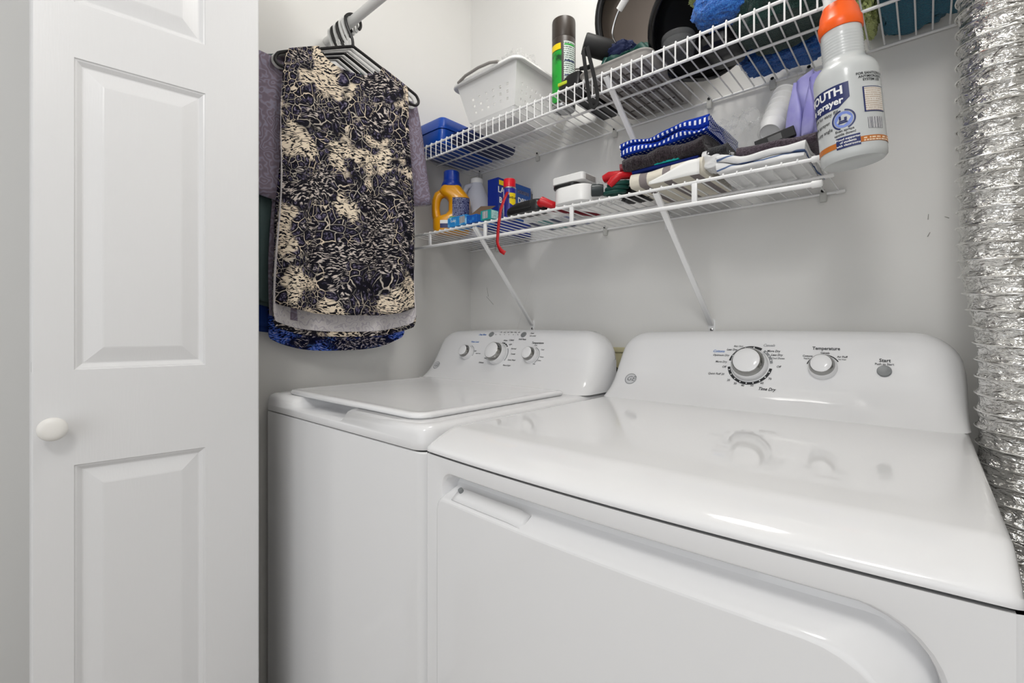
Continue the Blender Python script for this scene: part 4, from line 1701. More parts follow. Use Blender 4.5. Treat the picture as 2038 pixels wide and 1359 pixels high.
# perforated basket
bk = thing('storage_basket', 'white perforated plastic basket with rim handles on the upper shelf', 'basket', (-0.96, 1.085, UD))
B0 = (-1.052, -0.868, 0.992, 1.185)    # at the foot
B1 = (-1.088, -0.846, 0.976, 1.212)    # under the rim
bz0, bz1 = UD + 0.025, UD + 0.14


def bpt(side, u, v, d=0.0):
    a = [B0[i] + (B1[i] - B0[i]) * v for i in range(4)]
    z = bz0 + (bz1 - bz0) * v
    if side == 'front':
        return Vector((a[0] + (a[1] - a[0]) * u, a[2] + d, z))
    if side == 'back':
        return Vector((a[1] + (a[0] - a[1]) * u, a[3] - d, z))
    if side == 'right':
        return Vector((a[1] - d, a[2] + (a[3] - a[2]) * u, z))
    return Vector((a[0] + d, a[3] + (a[2] - a[3]) * u, z))


def perforated(side, cols, rows, u0, u1, v0, v1, slot=None):
    mb = MB()

    def q(a, b, c, d):
        mb.add([bpt(side, a, c), bpt(side, b, c), bpt(side, b, d), bpt(side, a, d)], [[0, 1, 2, 3]])
    q(0, 1, 0, v0)
    q(0, u0, v0, v1)
    q(u1, 1, v0, v1)
    if slot:
        s0, s1, w0, w1 = slot
        q(0, 1, v1, w0)
        q(0, s0, w0, w1)
        q(s1, 1, w0, w1)
        q(0, 1, w1, 1)
    else:
        q(0, 1, v1, 1)
    cu, cv = (u1 - u0) / cols, (v1 - v0) / rows
    for i in range(cols):
        for j in range(rows):
            a, b = u0 + cu * i, u0 + cu * (i + 1)
            c, d = v0 + cv * j, v0 + cv * (j + 1)
            ha, hb = a + cu * 0.36, b - cu * 0.36
            hc, hd = c + cv * 0.3, d - cv * 0.3
            q(a, b, c, hc)
            q(a, b, hd, d)
            q(a, ha, hc, hd)
            q(hb, b, hc, hd)
    ob_ = mb.build('side_wall', 'white_plastic', bk, smooth=False, recalc=False)
    bm = bmesh.new()
    bm.from_mesh(ob_.data)
    bmesh.ops.remove_doubles(bm, verts=bm.verts[:], dist=1e-5)
    bm.to_mesh(ob_.data)
    bm.free()
    md = ob_.modifiers.new('thickness', 'SOLIDIFY')
    md.thickness = 0.0022
    return ob_


perforated('front', 6, 3, 0.14, 0.92, 0.12, 0.62)
perforated('back', 6, 3, 0.1, 0.9, 0.1, 0.6, (0.14, 0.86, 0.8, 0.92))
perforated('right', 9, 3, 0.08, 0.95, 0.1, 0.62)
perforated('left', 9, 3, 0.08, 0.95, 0.1, 0.62)
MB().slab(B0[0], B0[1], B0[2], B0[3], 0.012, [(0.012, UD), (0.01, UD + 0.002), (0.004, UD + 0.018), (0, UD + 0.0255)]).build('foot', 'white_plastic', bk)
mb = MB()
rl = [rrect(B1[0] - e, B1[1] + e, B1[2] - e, B1[3] + e, 0.014 + e, 5) for e in (0.0, 0.016, 0.018, 0.016, -0.001)]
rzv = [bz1 - 0.001, bz1 - 0.006, bz1 - 0.004, bz1 + 0.003, bz1 + 0.003]
n_ = len(rl[0])
vs = [(x, y, z) for lp, z in zip(rl, rzv) for x, y in lp]
fs = [[i * n_ + j, i * n_ + (j + 1) % n_, ((i + 1) % 5) * n_ + (j + 1) % n_, ((i + 1) % 5) * n_ + j] for i in range(5) for j in range(n_)]
mb.add(vs, fs).build('rim', 'white_plastic', bk, angle=50)
mb = MB()
mb.tube([(-1.068, B1[2] - 0.016, bz1 + 0.002), (-1.03, B1[2] - 0.021, bz1 + 0.009), (-0.975, B1[2] - 0.022, bz1 + 0.012), (-0.93, B1[2] - 0.021, bz1 + 0.01), (-0.90, B1[2] - 0.017, bz1 + 0.004)], 0.0042, 8).build('handle', 'grey_plastic', bk)
o = heap('clear_wrapper', (-0.915, 1.06, UD + 0.14), (0.05, 0.06, 0.062), 'clear_bag', 3, 0.3, 0.3, bounds=(-1.0, -0.872, 1.0, 1.17), zmin=UD + 0.035)
tag(o, 'crumpled clear plastic wrapper poking out of the white basket', 'wrapper')
mb = MB()
mb.grid(lambda u, v: Vector((-0.845 + 0.12 * u, 1.262 - 0.075 * (1 - v) - 0.004 * math.sin(3 * u), UD + 0.0015 + 0.12 * v)), 8, 4)
o = mb.build('paper_booklet', 'paper', solid=0.004)
tag(o, 'pale paper booklet leaning on the wall behind the spray can', 'booklet')

# aerosol can
ac = thing('aerosol_can', 'tall brown and green aerosol can standing beside the white basket', 'can', (-0.755, 1.07, UD))
AX, AY, AR = -0.755, 1.07, 0.0325
MB().lathe([(0.026, 0.002), (0.031, 0.0), (AR, 0.003), (AR, 0.008)], 40, T=at(AX, AY, UD) @ Matrix.Diagonal((1, 1, 0.935, 1))).build('base', 'steel', ac)
MB().lathe([(AR, 0.008), (AR, 0.20), (AR * 0.97, 0.204)], 40, T=at(AX, AY, UD) @ Matrix.Diagonal((1, 1, 0.935, 1))).build('body', 'can_brown', ac)
MB().lathe([(AR * 0.98, 0.203), (AR * 1.0, 0.205), (AR * 1.0, 0.255), (AR * 0.97, 0.261), (AR * 0.9, 0.263), (0.002, 0.2632)], 40, T=at(AX, AY, UD) @ Matrix.Diagonal((1, 1, 0.935, 1))).build('cap', 'can_brown', ac)


def around(cx, cy, r, z0, toward=(0, 0), T=None):
    d = Vector((toward[0] - cx, toward[1] - cy, 0)).normalized()
    e = Vector((-d.y, d.x, 0))

    def fn(u, v, lift=0.0004):
        rr = r + lift
        q = u / r
        return Vector((cx, cy, z0)) + d * (rr * math.cos(q)) + e * (rr * math.sin(q)) + Vector((0, 0, v))
    return fn


af0 = around(AX, AY, AR, UD)


def af(u, v, lift=0.0004):
    return af0(u, v * 0.935, lift)


patch(af, -0.045, -0.006, 0.012, 0.162, 12, 12).build('label_picture', 'can_green', ac)
patch(lambda u, v: af(u, v, 0.0006), -0.045, -0.008, 0.164, 0.182, 12, 2).build('label_band', 'yellow', ac)
lb = patch(af, 0.0, 0.037, 0.04, 0.186, 12, 12).build('label_text', 'fine_white', ac)
for v0, v1, m in ((0.174, 0.179, 'can_green'), (0.128, 0.131, 'label_navy'), (0.086, 0.089, 'label_navy'), (0.070, 0.0725, 'label_navy'), (0.052, 0.057, 'can_green')):
    patch(lambda u, v: af(u, v, 0.0007), 0.002, 0.034, v0, v1, 10, 1).build('label_bar', m, lb)

# small black and yellow tool in front of the can
t = thing('tape_tool', 'small black tool with lime yellow stripe in front of the spray can', 'tool', (-0.69, 1.01, UD))
loft(MB(), [(-0.69, 1.012, 0.034, 0.018, UD), (-0.69, 1.012, 0.036, 0.02, UD + 0.012), (-0.685, 1.012, 0.034, 0.02, UD + 0.03), (-0.675, 1.012, 0.022, 0.018, UD + 0.044), (-0.672, 1.012, 0.014, 0.012, UD + 0.049)], 28, 0.5).build('body', 'black_plastic', t)
MB().box(-0.719, -0.690, 0.9905, 0.996, UD + 0.022, UD + 0.031, 0.002, T=Matrix.Translation((0, 0, 0))).build('stripe', 'lime', t)
MB().tube([(-0.655, 1.0, UD + 0.05), (-0.628, 0.998, UD + 0.043)], [0.0045, 0.006], 10).build('plug', 'black_matte', t)
MB().tube([(-0.672, 1.002, UD + 0.056), (-0.655, 1.0, UD + 0.05)], 0.0022, 8).build('plug_tip', 'steel', t)

t = thing('flat_tool_case', 'black flat tool case lying on the upper shelf behind the flashlight', 'case', (-0.66, 1.13, UD))
MB().slab(-0.712, -0.655, 1.055, 1.20, 0.012, [(0.003, UD), (0, UD + 0.003), (0, UD + 0.026), (0.004, UD + 0.03)]).build('body', 'black_plastic', t)
MB().box(-0.70, -0.668, 1.052, 1.058, UD + 0.008, UD + 0.02, 0.002).build('latch', 'black_matte', t)

# ribbed grey tray, upside down organiser
gt = thing('grey_tray', 'grey plastic tray with ribbed underside in the middle of the upper shelf', 'tray', (-0.56, 1.12, UD))
GX0, GX1, GY0, GY1 = -0.648, -0.468, 0.984, 1.262
MB().slab(GX0, GX1, GY0, GY1, 0.022, [(0.004, UD + 0.0018), (0.001, UD + 0.004), (0, UD + 0.008), (-0.002, UD + 0.018), (-0.006, UD + 0.021), (-0.006, UD + 0.024), (0.0, UD + 0.026)], seg=6).build('body', 'tray_grey', gt)
mb = MB()
for i in range(6):
    x = GX0 + 0.022 + i * 0.027
    mb = MB().box(x, x + 0.004, GY0 + 0.02, GY1 - 0.02, UD + 0.0004, UD + 0.003)
    mb.build('rib', 'tray_groove', gt, smooth=False)
rnd = random.Random(5)
for i in range(5):
    for k in range(4):
        x = GX0 + 0.028 + i * 0.027
        y = GY0 + 0.035 + k * 0.058 + rnd.uniform(-0.008, 0.008)
        MB().box(x, x + 0.018, y, y + 0.0045, UD + 0.0006, UD + 0.003).build('cross_rib', 'tray_groove', gt, smooth=False)

# flashlight with wrist strap
fl = thing('flashlight', 'black cylindrical flashlight with wrist strap hanging over the shelf edge', 'flashlight', (-0.62, 1.03, UD + 0.06))
Hh, Tt = Vector((-0.642, 0.995, 1.796)), Vector((-0.565, 1.07, 1.768))
ax = (Tt - Hh).normalized()
LN = (Tt - Hh).length
MB().lathe([(0.012, 0.0), (0.0235, 0.001), (0.025, 0.004), (0.025, LN * 0.6), (0.022, LN * 0.66), (0.022, LN)], 32, T=axis_T(Hh, ax)).build('barrel', 'black_matte', fl)
MB().lathe([(0.024, 0), (0.025, 0.003), (0.025, 0.018), (0.023, 0.02)], 32, T=axis_T(Hh + ax * (LN - 0.002), ax)).build('head', 'black_plastic', fl)
mb = MB()
sp = [(-0.632, 0.982, 1.776), (-0.626, 0.968, 1.76), (-0.617, 0.962, 1.72), (-0.609, 0.960, 1.67), (-0.603, 0.960, 1.63), (-0.598, 0.960, 1.612), (-0.590, 0.960, 1.607), (-0.582, 0.960, 1.613), (-0.581, 0.960, 1.635), (-0.590, 0.960, 1.68), (-0.603, 0.961, 1.73), (-0.612, 0.964, 1.762)]
vs, fs = [], []
for i, p in enumerate(sp):
    p = Vector(p)
    a = Vector(sp[max(0, i - 1)])
    b = Vector(sp[min(len(sp) - 1, i + 1)])
    d = (b - a).normalized()
    nn_ = Vector((0, -1, 0)).cross(d).normalized()
    for w, y in ((-0.0045, -0.001), (0.0045, -0.001), (0.0045, 0.001), (-0.0045, 0.001)):
        vs.append(p + nn_ * w + Vector((0, y, 0)))
for i in range(len(sp) - 1):
    for j in range(4):
        fs.append([i * 4 + j, i * 4 + (j + 1) % 4, (i + 1) * 4 + (j + 1) % 4, (i + 1) * 4 + j])
mb.add(vs, fs).build('strap', 'black_matte', fl)

# work gloves on the tray
gl = thing('work_gloves', 'dark green and navy work gloves bundled on the grey tray', 'gloves', (-0.555, 1.07, UD + 0.036))
heap('palm', (-0.565, 1.06, UD + 0.05), (0.046, 0.04, 0.024), 'dark_green', 11, 0.25, 0.14, 1.8, gl, zmin=UD + 0.0265)
heap('cuff', (-0.56, 1.04, UD + 0.076), (0.032, 0.025, 0.018), 'glove_navy', 12, 0.25, 0.12, 1.8, gl, zmin=UD + 0.04)
for k, (a, b) in enumerate((((-0.53, 1.05, UD + 0.064), (-0.49, 1.03, UD + 0.04)), ((-0.53, 1.07, UD + 0.07), (-0.485, 1.05, UD + 0.05)), ((-0.59, 1.04, UD + 0.058), (-0.605, 1.02, UD + 0.036)))):
    a, b = Vector(a), Vector(b)
    MB().tube([a, (a + b) / 2 + Vector((0, 0, 0.012)), b], [0.011, 0.0115, 0.008], 10).build('finger', 'dark_green', gl)

# stock pot lying on its side, bail handle
pt_ = thing('metal_pan', 'large round metal pan with black rim and bail handle leaning at the wall', 'pot', (-0.57, 1.135, UD))
PC = Vector((-0.527, 1.135, UD + 0.198))
PA = Vector((0.40, -0.80, -0.30))
MB().lathe([(0.002, -0.052), (0.10, -0.052), (0.118, -0.044), (0.132, -0.002), (0.136, 0.0), (0.130, 0.001), (0.112, -0.030), (0.098, -0.036), (0.002, -0.037)], 56, T=axis_T(PC, PA)).build('body', 'pot_metal', pt_, angle=60)
mb = MB()
Tm = axis_T(PC, PA)
mb.tube([Tm @ Vector((0.135 * math.cos(q), 0.135 * math.sin(q), 0.0)) for q in [2 * PI * i / 64 for i in range(64)]], 0.0095, 10, closed=True).build('rim', 'rubber', pt_)
hb = [(-0.5602, 1.05, 1.7798), (-0.5629, 1.02, 1.7734), (-0.564, 1.0, 1.7863), (-0.5571, 0.995, 1.8073), (-0.5411, 0.99, 1.8309), (-0.5153, 0.985, 1.8513)]
MB().tube(smoothed(hb, 4), 0.0022, 8).build('bail_wire', 'steel', pt_)
MB().tube([hb[4], hb[5], tuple(2 * Vector(hb[5]) - Vector(hb[4]))], [0.0078, 0.0085, 0.0085], 14).build('bail_grip', 'white_plastic', pt_)

# black pan
pn_ = thing('black_pan', 'black round pan tilted forward in front of the large metal pan', 'pan', (-0.36, 1.12, UD))
PC2 = Vector((-0.38, 1.09, UD + 0.09))
PA2 = Vector((0.42, -0.55, -0.62))
T2 = axis_T(PC2, PA2)
Rr = 0.118
mb = MB()
mb.lathe([(0.002, -0.045), (0.085, -0.045), (0.105, -0.038), (Rr - 0.004, 0.0), (Rr, 0.003), (Rr - 0.006, 0.004), (0.10, -0.032), (0.08, -0.038), (0.002, -0.038)], 56, T=T2)
bd = [v for v in mb.v]
mb.v = [Vector((v.x, min(v.y, YB - 0.012), max(v.z, UD))) for v in mb.v]
mb.build('bowl', 'black_plastic', pn_, angle=60)
mb = MB()
mb.tube([T2 @ Vector((Rr * math.cos(q), Rr * math.sin(q), 0.004)) for q in [2 * PI * i / 64 for i in range(64)]], 0.0085, 10, closed=True)
mb.v = [Vector((v.x, v.y, max(v.z, UD))) for v in mb.v]
mb.build('rim', 'rubber', pn_)
MB().slab(-0.378, -0.304, 1.03, 1.15, 0.025, [(0.004, UD), (0, UD + 0.003), (0, UD + 0.02), (0.01, UD + 0.026)]).build('base', 'black_plastic', pn_)

# clear jar
jr = thing('clear_jar', 'small clear plastic jar of dark bits in front of the black pan', 'jar', (-0.416, 1.03, UD))
JT = at(-0.416, 1.03, UD)
MB().lathe([(0.031, 0), (0.034, 0.003), (0.035, 0.014), (0.035, 0.026), (0.033, 0.030), (0.033, 0.033)], 36, T=JT).build('body', 'clear', jr)
MB().lathe([(0.0305, 0.002), (0.032, 0.004), (0.033, 0.018), (0.02, 0.021), (0.002, 0.022)], 28, T=JT).build('contents', 'mesh_dark', jr)
MB().lathe([(0.0355, 0.031), (0.0365, 0.033), (0.0365, 0.043), (0.035, 0.045), (0.002, 0.0455)], 36, T=JT).build('lid', 'clear', jr)

# towels on the upper shelf
o = heap('microfiber_towel', (-0.318, 1.02, UD + 0.062), (0.06, 0.036, 0.034), 'terry_blue', 21, 0.14, 0.09, 1.4, fuzz=0.002, zmin=UD + 0.027, bounds=(-0.39, -0.25, 0.98, 1.06))
tag(o, 'bright blue microfiber towel bunched on the black pan, below the lime one', 'towel', 'towels on the upper shelf')
o = heap('microfiber_towel', (-0.335, 1.03, UD + 0.105), (0.05, 0.04, 0.02), 'terry_lime', 22, 0.2, 0.2, 1.8, fuzz=0.002)
tag(o, 'lime green microfiber towel on top of the bright blue towel', 'towel', 'towels on the upper shelf')
o = heap('microfiber_towel', (-0.242, 1.208, UD + 0.022), (0.085, 0.05, 0.026), 'terry_blue', 24, 0.25, 0.2, 1.9, fuzz=0.002, zmin=UD + 0.0002, bounds=(-0.345, -0.15, 1.172, 1.262))
tag(o, 'blue microfiber towel flattened under the dark green towel at the wall', 'towel', 'towels on the upper shelf')
o = heap('microfiber_towel', (-0.222, 1.085, UD + 0.07), (0.098, 0.098, 0.078), 'terry_green', 23, 0.14, 0.1, 1.5, fuzz=0.002, zmin=UD + 0.0002, bounds=(-0.303, -0.128, 0.985, 1.17))
tag(o, 'dark green fluffy towel heaped at the right of the upper shelf', 'towel', 'towels on the upper shelf')
o = heap('microfiber_towel', (-0.098, 1.18, UD + 0.06), (0.026, 0.07, 0.075), 'terry_lime', 26, 0.2, 0.2, 2.0, fuzz=0.002, zmin=UD + 0.0002, bounds=(-0.125, -0.07, 1.06, 1.264))
tag(o, 'pale lime towel squeezed between the green and teal towels', 'towel', 'towels on the upper shelf')
o = heap('microfiber_towel', (-0.012, 1.155, UD + 0.075), (0.078, 0.125, 0.105), 'terry_teal', 25, 0.14, 0.14, 1.6, fuzz=0.0012, zmin=UD + 0.0002, bounds=(-0.069, 0.05, 1.01, 1.264))
tag(o, 'deep teal towel folded loosely beside the foil duct', 'towel', 'towels on the upper shelf')

# ------------------------------------------------------------------ lower shelf, bottles and boxes
t = thing('detergent_bottle', 'yellow laundry detergent bottle with blue cap at the shelf left end', 'bottle', (-1.195, 1.045, LD), rotz=PI / 4)
mb = MB()
loft(mb, [(0, 0, 0.052, 0.034, 0), (0, 0, 0.058, 0.038, 0.003), (0, 0, 0.061, 0.040, 0.014), (0, 0, 0.062, 0.040, 0.042), (0.006, 0, 0.056, 0.040, 0.052), (0.020, 0, 0.042, 0.040, 0.060), (0.026, 0, 0.036, 0.040, 0.072), (0.027, 0, 0.036, 0.040, 0.105), (0.022, 0, 0.038, 0.040, 0.118), (0.008, 0, 0.044, 0.038, 0.130), (0.002, 0, 0.042, 0.036, 0.140), (0, 0, 0.034, 0.032, 0.152), (0, 0, 0.028, 0.028, 0.160)], 40, 0.7)
mb.build('body', 'detergent', t, local=True)
MB().tube([(-0.028, 0, 0.136), (-0.044, 0, 0.126), (-0.051, 0, 0.108), (-0.053, 0, 0.085), (-0.051, 0, 0.062), (-0.044, 0, 0.042)], [0.015, 0.0155, 0.0145, 0.0135, 0.0145, 0.017], 16).build('handle', 'detergent', t, local=True)
mb = MB().lathe([(0.0325, 0.154), (0.0335, 0.157), (0.0335, 0.163), (0.0275, 0.174), (0.0265, 0.178), (0.0260, 0.204), (0.0245, 0.2065), (0.002, 0.207)], 40)
mb.build('cap', 'cap_blue', t, local=True)


def dfront(u, v, lift=0.0006):
    """point on the broad face of the detergent bottle"""
    cx, hx_, hy_ = (0.027, 0.036, 0.040) if v > 0.07 else (0.0, 0.062, 0.040) if v < 0.045 else (0.0 + 0.027 * (v - 0.045) / 0.025, 0.062 - 0.026 * (v - 0.045) / 0.025, 0.040)
    q = max(-0.999, min(0.999, (u - cx) / hx_))
    c = abs(q) ** (1 / 0.7)
    y = -hy_ * max(0, 1 - c * c) ** (0.35)
    return Vector((u, y - lift - 0.0006, v))


patch(dfront, 0.005, 0.060, 0.050, 0.112, 12, 12).build('back_label', 'fine_navy', t, local=True)
patch(dfront, -0.004, 0.060, 0.038, 0.049, 12, 3).build('label_strip', 'label_green', t, local=True)
patch(dfront, -0.035, 0.050, 0.026, 0.037, 12, 3).build('label_strip', 'label_white', t, local=True)
patch(dfront, -0.035, 0.008, 0.012, 0.026, 12, 3).build('label_footer', 'label_navy', t, local=True)

t = thing('bleach_jug', 'pale translucent grey jug with white cap behind the detergent bottle', 'jug', (-1.205, 1.172, LD), rotz=PI / 4)
mb = MB()
mb.lathe([(0.05, 0), (0.057, 0.003), (0.059, 0.01), (0.059, 0.092), (0.057, 0.10), (0.046, 0.13), (0.034, 0.165), (0.024, 0.19), (0.0205, 0.197), (0.0205, 0.2)], 40).build('body', 'jug', t, local=True)
MB().tube([(-0.02, -0.012, 0.188), (-0.036, -0.022, 0.18), (-0.044, -0.028, 0.16), (-0.047, -0.03, 0.13), (-0.047, -0.03, 0.098)], [0.009, 0.0095, 0.009, 0.009, 0.012], 12).build('handle', 'jug', t, local=True)
MB().lathe([(0.0215, 0.199), (0.022, 0.201), (0.022, 0.213), (0.020, 0.2155), (0.002, 0.216)], 28).build('cap', 'white_plastic', t, local=True)
jf = around(0, 0, 0.059, 0.0, (0, -1))
patch(jf, -0.045, 0.055, 0.02, 0.06, 12, 4).build('label', 'fine_table', t, local=True)

t = thing('carton', 'blue upright carton with white DRYER lettering behind the red capped can', 'carton', (-1.05, 1.18, LD))
MB().box(-1.078, -1.030, 1.098, 1.262, LD, LD + 0.168, 0.0012).build('box', 'box_blue', t, smooth=False)


def cside(u, v):
    return Vector((-1.0294, u, LD + v))


MB().add([cside(1.125, 0.04), cside(1.261, 0.04), cside(1.261, 0.166), cside(1.125, 0.166)], [[0, 1, 2, 3]]).build('front_print', mat('carton_side', (30, 82, 160), 0.4), t, smooth=False)


def cside2(u, v):
    return Vector((-1.0289, u, LD + v))


lettering('lettering', [('DRYER', 1.232, 0.113, 0.026, 0, 0.03), ('LA', 1.11, 0.128, 0.026, 0, 0.03), ('B', 1.108, 0.095, 0.026, 0, 0.03)], cside2, 'print_white', t)
MB().grid(lambda u, v: Vector((-1.0289, 1.19 + 0.062 * u, LD + 0.137 + 0.012 * v)), 1, 1).build('fine_print', 'fine_navy', t, smooth=False)
MB().add([cside2(1.1, 0.145), cside2(1.125, 0.145), cside2(1.125, 0.16), cside2(1.1, 0.16)], [[0, 1, 2, 3]]).build('yellow_mark', 'yellow', t, smooth=False)
MB().grid(lambda u, v: Vector((-1.0292, 1.10 + 0.022 * u, LD + 0.03 + 0.05 * v)), 1, 1).build('fine_print', 'fine_navy', t, smooth=False)

# lubricant can
t = thing('lubricant_can', 'small blue spray can with red cap standing before the blue carton', 'can', (-0.921, 1.03, LD))
WT = at(-0.921, 1.03, LD)
MB().lathe([(0.016, 0), (0.019, 0.001), (0.0195, 0.004), (0.0195, 0.088), (0.019, 0.090), (0.017, 0.094), (0.0175, 0.096)], 36, T=WT).build('body', 'can_blue', t)
MB().lathe([(0.0185, 0.0905), (0.0195, 0.092), (0.0195, 0.0935), (0.0182, 0.095)], 36, T=WT).build('shoulder_ring', 'steel', t)
MB().lathe([(0.0178, 0.0945), (0.0178, 0.116), (0.0165, 0.1195), (0.002, 0.1205)], 36, T=WT).build('cap', 'cap_red', t)
wf = around(-0.921, 1.03, 0.0195, LD)
mb = MB()
pts = [(-0.002, 0.078), (0.018, 0.078), (0.018, 0.050), (0.010, 0.040), (-0.002, 0.052)]
mb.grid(lambda u, v: wf(0.0 + 0.020 * u, 0.046 + 0.03 * v + 0.006 * (v < 0.01) * (0.5 - abs(u - 0.5)) * -2), 8, 4)
yl = mb.build('shield_label', 'yellow', t)
lettering('lettering', [('WD-40', 0.0105, 0.0615, 0.0085, 0, 0.03)], lambda u, v: wf(u, v, 0.0009), 'print_black', yl)
patch(wf, -0.0215, -0.0185, 0.004, 0.088, 2, 2).build('label_stripe', 'label_white', t)
patch(wf, -0.034, -0.024, 0.02, 0.06, 4, 2).build('label_side', 'fine_white', t)

# dryer sheet boxes
t = thing('dryer_sheet_box', 'light blue flat box with barcode, open brown flap, at shelf front', 'box', (-1.08, 1.0, LD))
MB().box(-1.135, -1.05, 0.976, 1.035, LD, LD + 0.030, 0.0008).build('box', 'box_lightblue', t, smooth=False)
MB().box(-1.049, -1.005, 0.977, 1.055, LD, LD + 0.024, 0.0008).build('box_end', 'box_midblue', t, smooth=False)
MB().add([(-1.079, 0.9754, LD + 0.006), (-1.055, 0.9754, LD + 0.006), (-1.055, 0.9754, LD + 0.026), (-1.079, 0.9754, LD + 0.026)], [[0, 1, 2, 3]], uvs=[(0, 0), (1, 0), (1, 1), (0, 1)]).build('barcode', 'barcode', t, smooth=False)
lettering('lettering', [('Color', -1.108, LD + 0.017, 0.009, 0, 0.02)], lambda u, v: Vector((u, 0.9753, v)), 'print_white', t)
mb = MB()
mb.add([(-1.045, 0.985, LD + 0.0245), (-0.995, 1.0, LD + 0.026), (-0.992, 1.045, LD + 0.058), (-1.04, 1.03, LD + 0.062)], [[0, 1, 2, 3]])
mb.build('open_flap', 'cardboard', t, smooth=False, solid=0.001)
t = thing('teal_carton', 'small teal carton with barcode lying beside the red capped can', 'box', (-0.96, 1.0, LD))
MB().box(-0.988, -0.947, 0.977, 1.01, LD, LD + 0.028, 0.0008).build('box', 'box_teal', t, smooth=False)
MB().add([(-0.980, 0.9764, LD + 0.004), (-0.958, 0.9764, LD + 0.004), (-0.958, 0.9764, LD + 0.025), (-0.980, 0.9764, LD + 0.025)], [[0, 1, 2, 3]], uvs=[(0, 0), (1, 0), (1, 1), (0, 1)]).build('barcode', 'barcode', t, smooth=False)
MB().add([(-0.9465, 0.979, LD + 0.002), (-0.9465, 1.008, LD + 0.002), (-0.9465, 1.008, LD + 0.026), (-0.9465, 0.979, LD + 0.026)], [[0, 1, 2, 3]], uvs=[(0, 0), (1, 0), (1, 1), (0, 1)]).build('fine_print', 'fine_box', t, smooth=False)

t = thing('flat_carton', 'flat white and navy printed carton lying behind the black gadget', 'carton', (-0.80, 1.14, LD))
MB().box(-0.905, -0.745, 1.075, 1.215, LD - 0.004, LD + 0.012, 0.0008).build('box', 'label_white', t, smooth=False)
for k in range(4):
    MB().box(-0.898 + 0.04 * k, -0.875 + 0.04 * k, 1.085, 1.205, LD - 0.0046, LD - 0.0036).build('printed_stripe', ('label_navy', 'box_teal', 'label_navy', 'fine_navy')[k], t, smooth=False)

# black gadget, red ribbon, red tool
t = thing('black_gadget', 'low black plastic gadget with thin antenna at the shelf front', 'gadget', (-0.84, 1.01, LD))
loft(MB(), [(-0.837, 1.012, 0.060, 0.03, LD), (-0.837, 1.012, 0.062, 0.032, LD + 0.006), (-0.835, 1.012, 0.060, 0.032, LD + 0.018), (-0.825, 1.012, 0.042, 0.028, LD + 0.029), (-0.818, 1.012, 0.034, 0.022, LD + 0.032)], 32, 0.45).build('body', 'black_plastic', t)
MB().tube([(-0.812, 1.0, LD + 0.03), (-0.811, 1.0, LD + 0.05)], 0.0012, 6).build('antenna', 'black_matte', t)
MB().box(-0.885, -0.80, 0.9785, 0.984, LD + 0.007, LD + 0.012, 0.001).build('ridge', 'black_matte', t)
mb = MB()
rp = [(-0.905, 1.004, LD + 0.075), (-0.900, 0.985, LD + 0.05), (-0.897, 0.966, LD + 0.015), (-0.900, 0.962, LD - 0.02), (-0.904, 0.962, LD - 0.05), (-0.906, 0.962, LD - 0.075), (-0.900, 0.960, LD - 0.088), (-0.886, 0.956, LD - 0.103), (-0.868, 0.952, LD - 0.112)]
vs, fs = [], []
for i, p in enumerate(rp):
    a, b = Vector(rp[max(0, i - 1)]), Vector(rp[min(len(rp) - 1, i + 1)])
    d = (b - a).normalized()
    s_ = d.cross(Vector((0.4, -1, 0))).normalized()
    w = 0.0042 if i < 7 else 0.006
    vs += [Vector(p) + s_ * w, Vector(p) - s_ * w]
mb.add(vs, [[2 * i, 2 * i + 1, 2 * i + 3, 2 * i + 2] for i in range(len(rp) - 1)])
o = mb.build('ribbon', 'ribbon', solid=0.0008)
tag(o, 'thin red ribbon dangling through the lower shelf front', 'ribbon')
t = thing('red_scissors', 'red handled tool lying between black gadget and white canister', 'tool', (-0.75, 1.03, LD))
MB().tube([(-0.786, 1.0, LD + 0.016), (-0.767, 0.99, LD + 0.019), (-0.747, 1.0, LD + 0.01), (-0.73, 1.06, LD + 0.007)], [0.011, 0.013, 0.010, 0.006], 12).build('handle', 'red', t)
MB().tube([(-0.775, 1.02, LD + 0.006), (-0.74, 1.09, LD + 0.006), (-0.70, 1.19, LD + 0.006)], [0.006, 0.006, 0.006], 10).build('shaft', 'dark_red', t)

# white canister
t = thing('white_canister', 'white round cornered canister with black band and boxy white lid', 'canister', (-0.682, 1.02, LD))
MB().slab(-0.738, -0.628, 0.985, 1.065, 0.034, [(0.004, LD), (0, LD + 0.003), (0, LD + 0.040), (0.002, LD + 0.043)], seg=8).build('body', 'white_plastic', t)
MB().slab(-0.737, -0.66, 0.985, 1.05, 0.02, [(0.001, LD + 0.043), (0, LD + 0.045), (0.0, LD + 0.050), (0.002, LD + 0.052)], seg=6).build('black_band', 'black_plastic', t)
MB().slab(-0.736, -0.640, 0.988, 1.058, 0.008, [(0.002, LD + 0.0525), (0, LD + 0.054), (0, LD + 0.070), (0.003, LD + 0.073)], seg=4).build('lid', 'white_plastic', t)
MB().box(-0.6395, -0.6385, 1.0, 1.045, LD + 0.056, LD + 0.069, 0.0003).build('lid_grille', 'tray_grey', t)

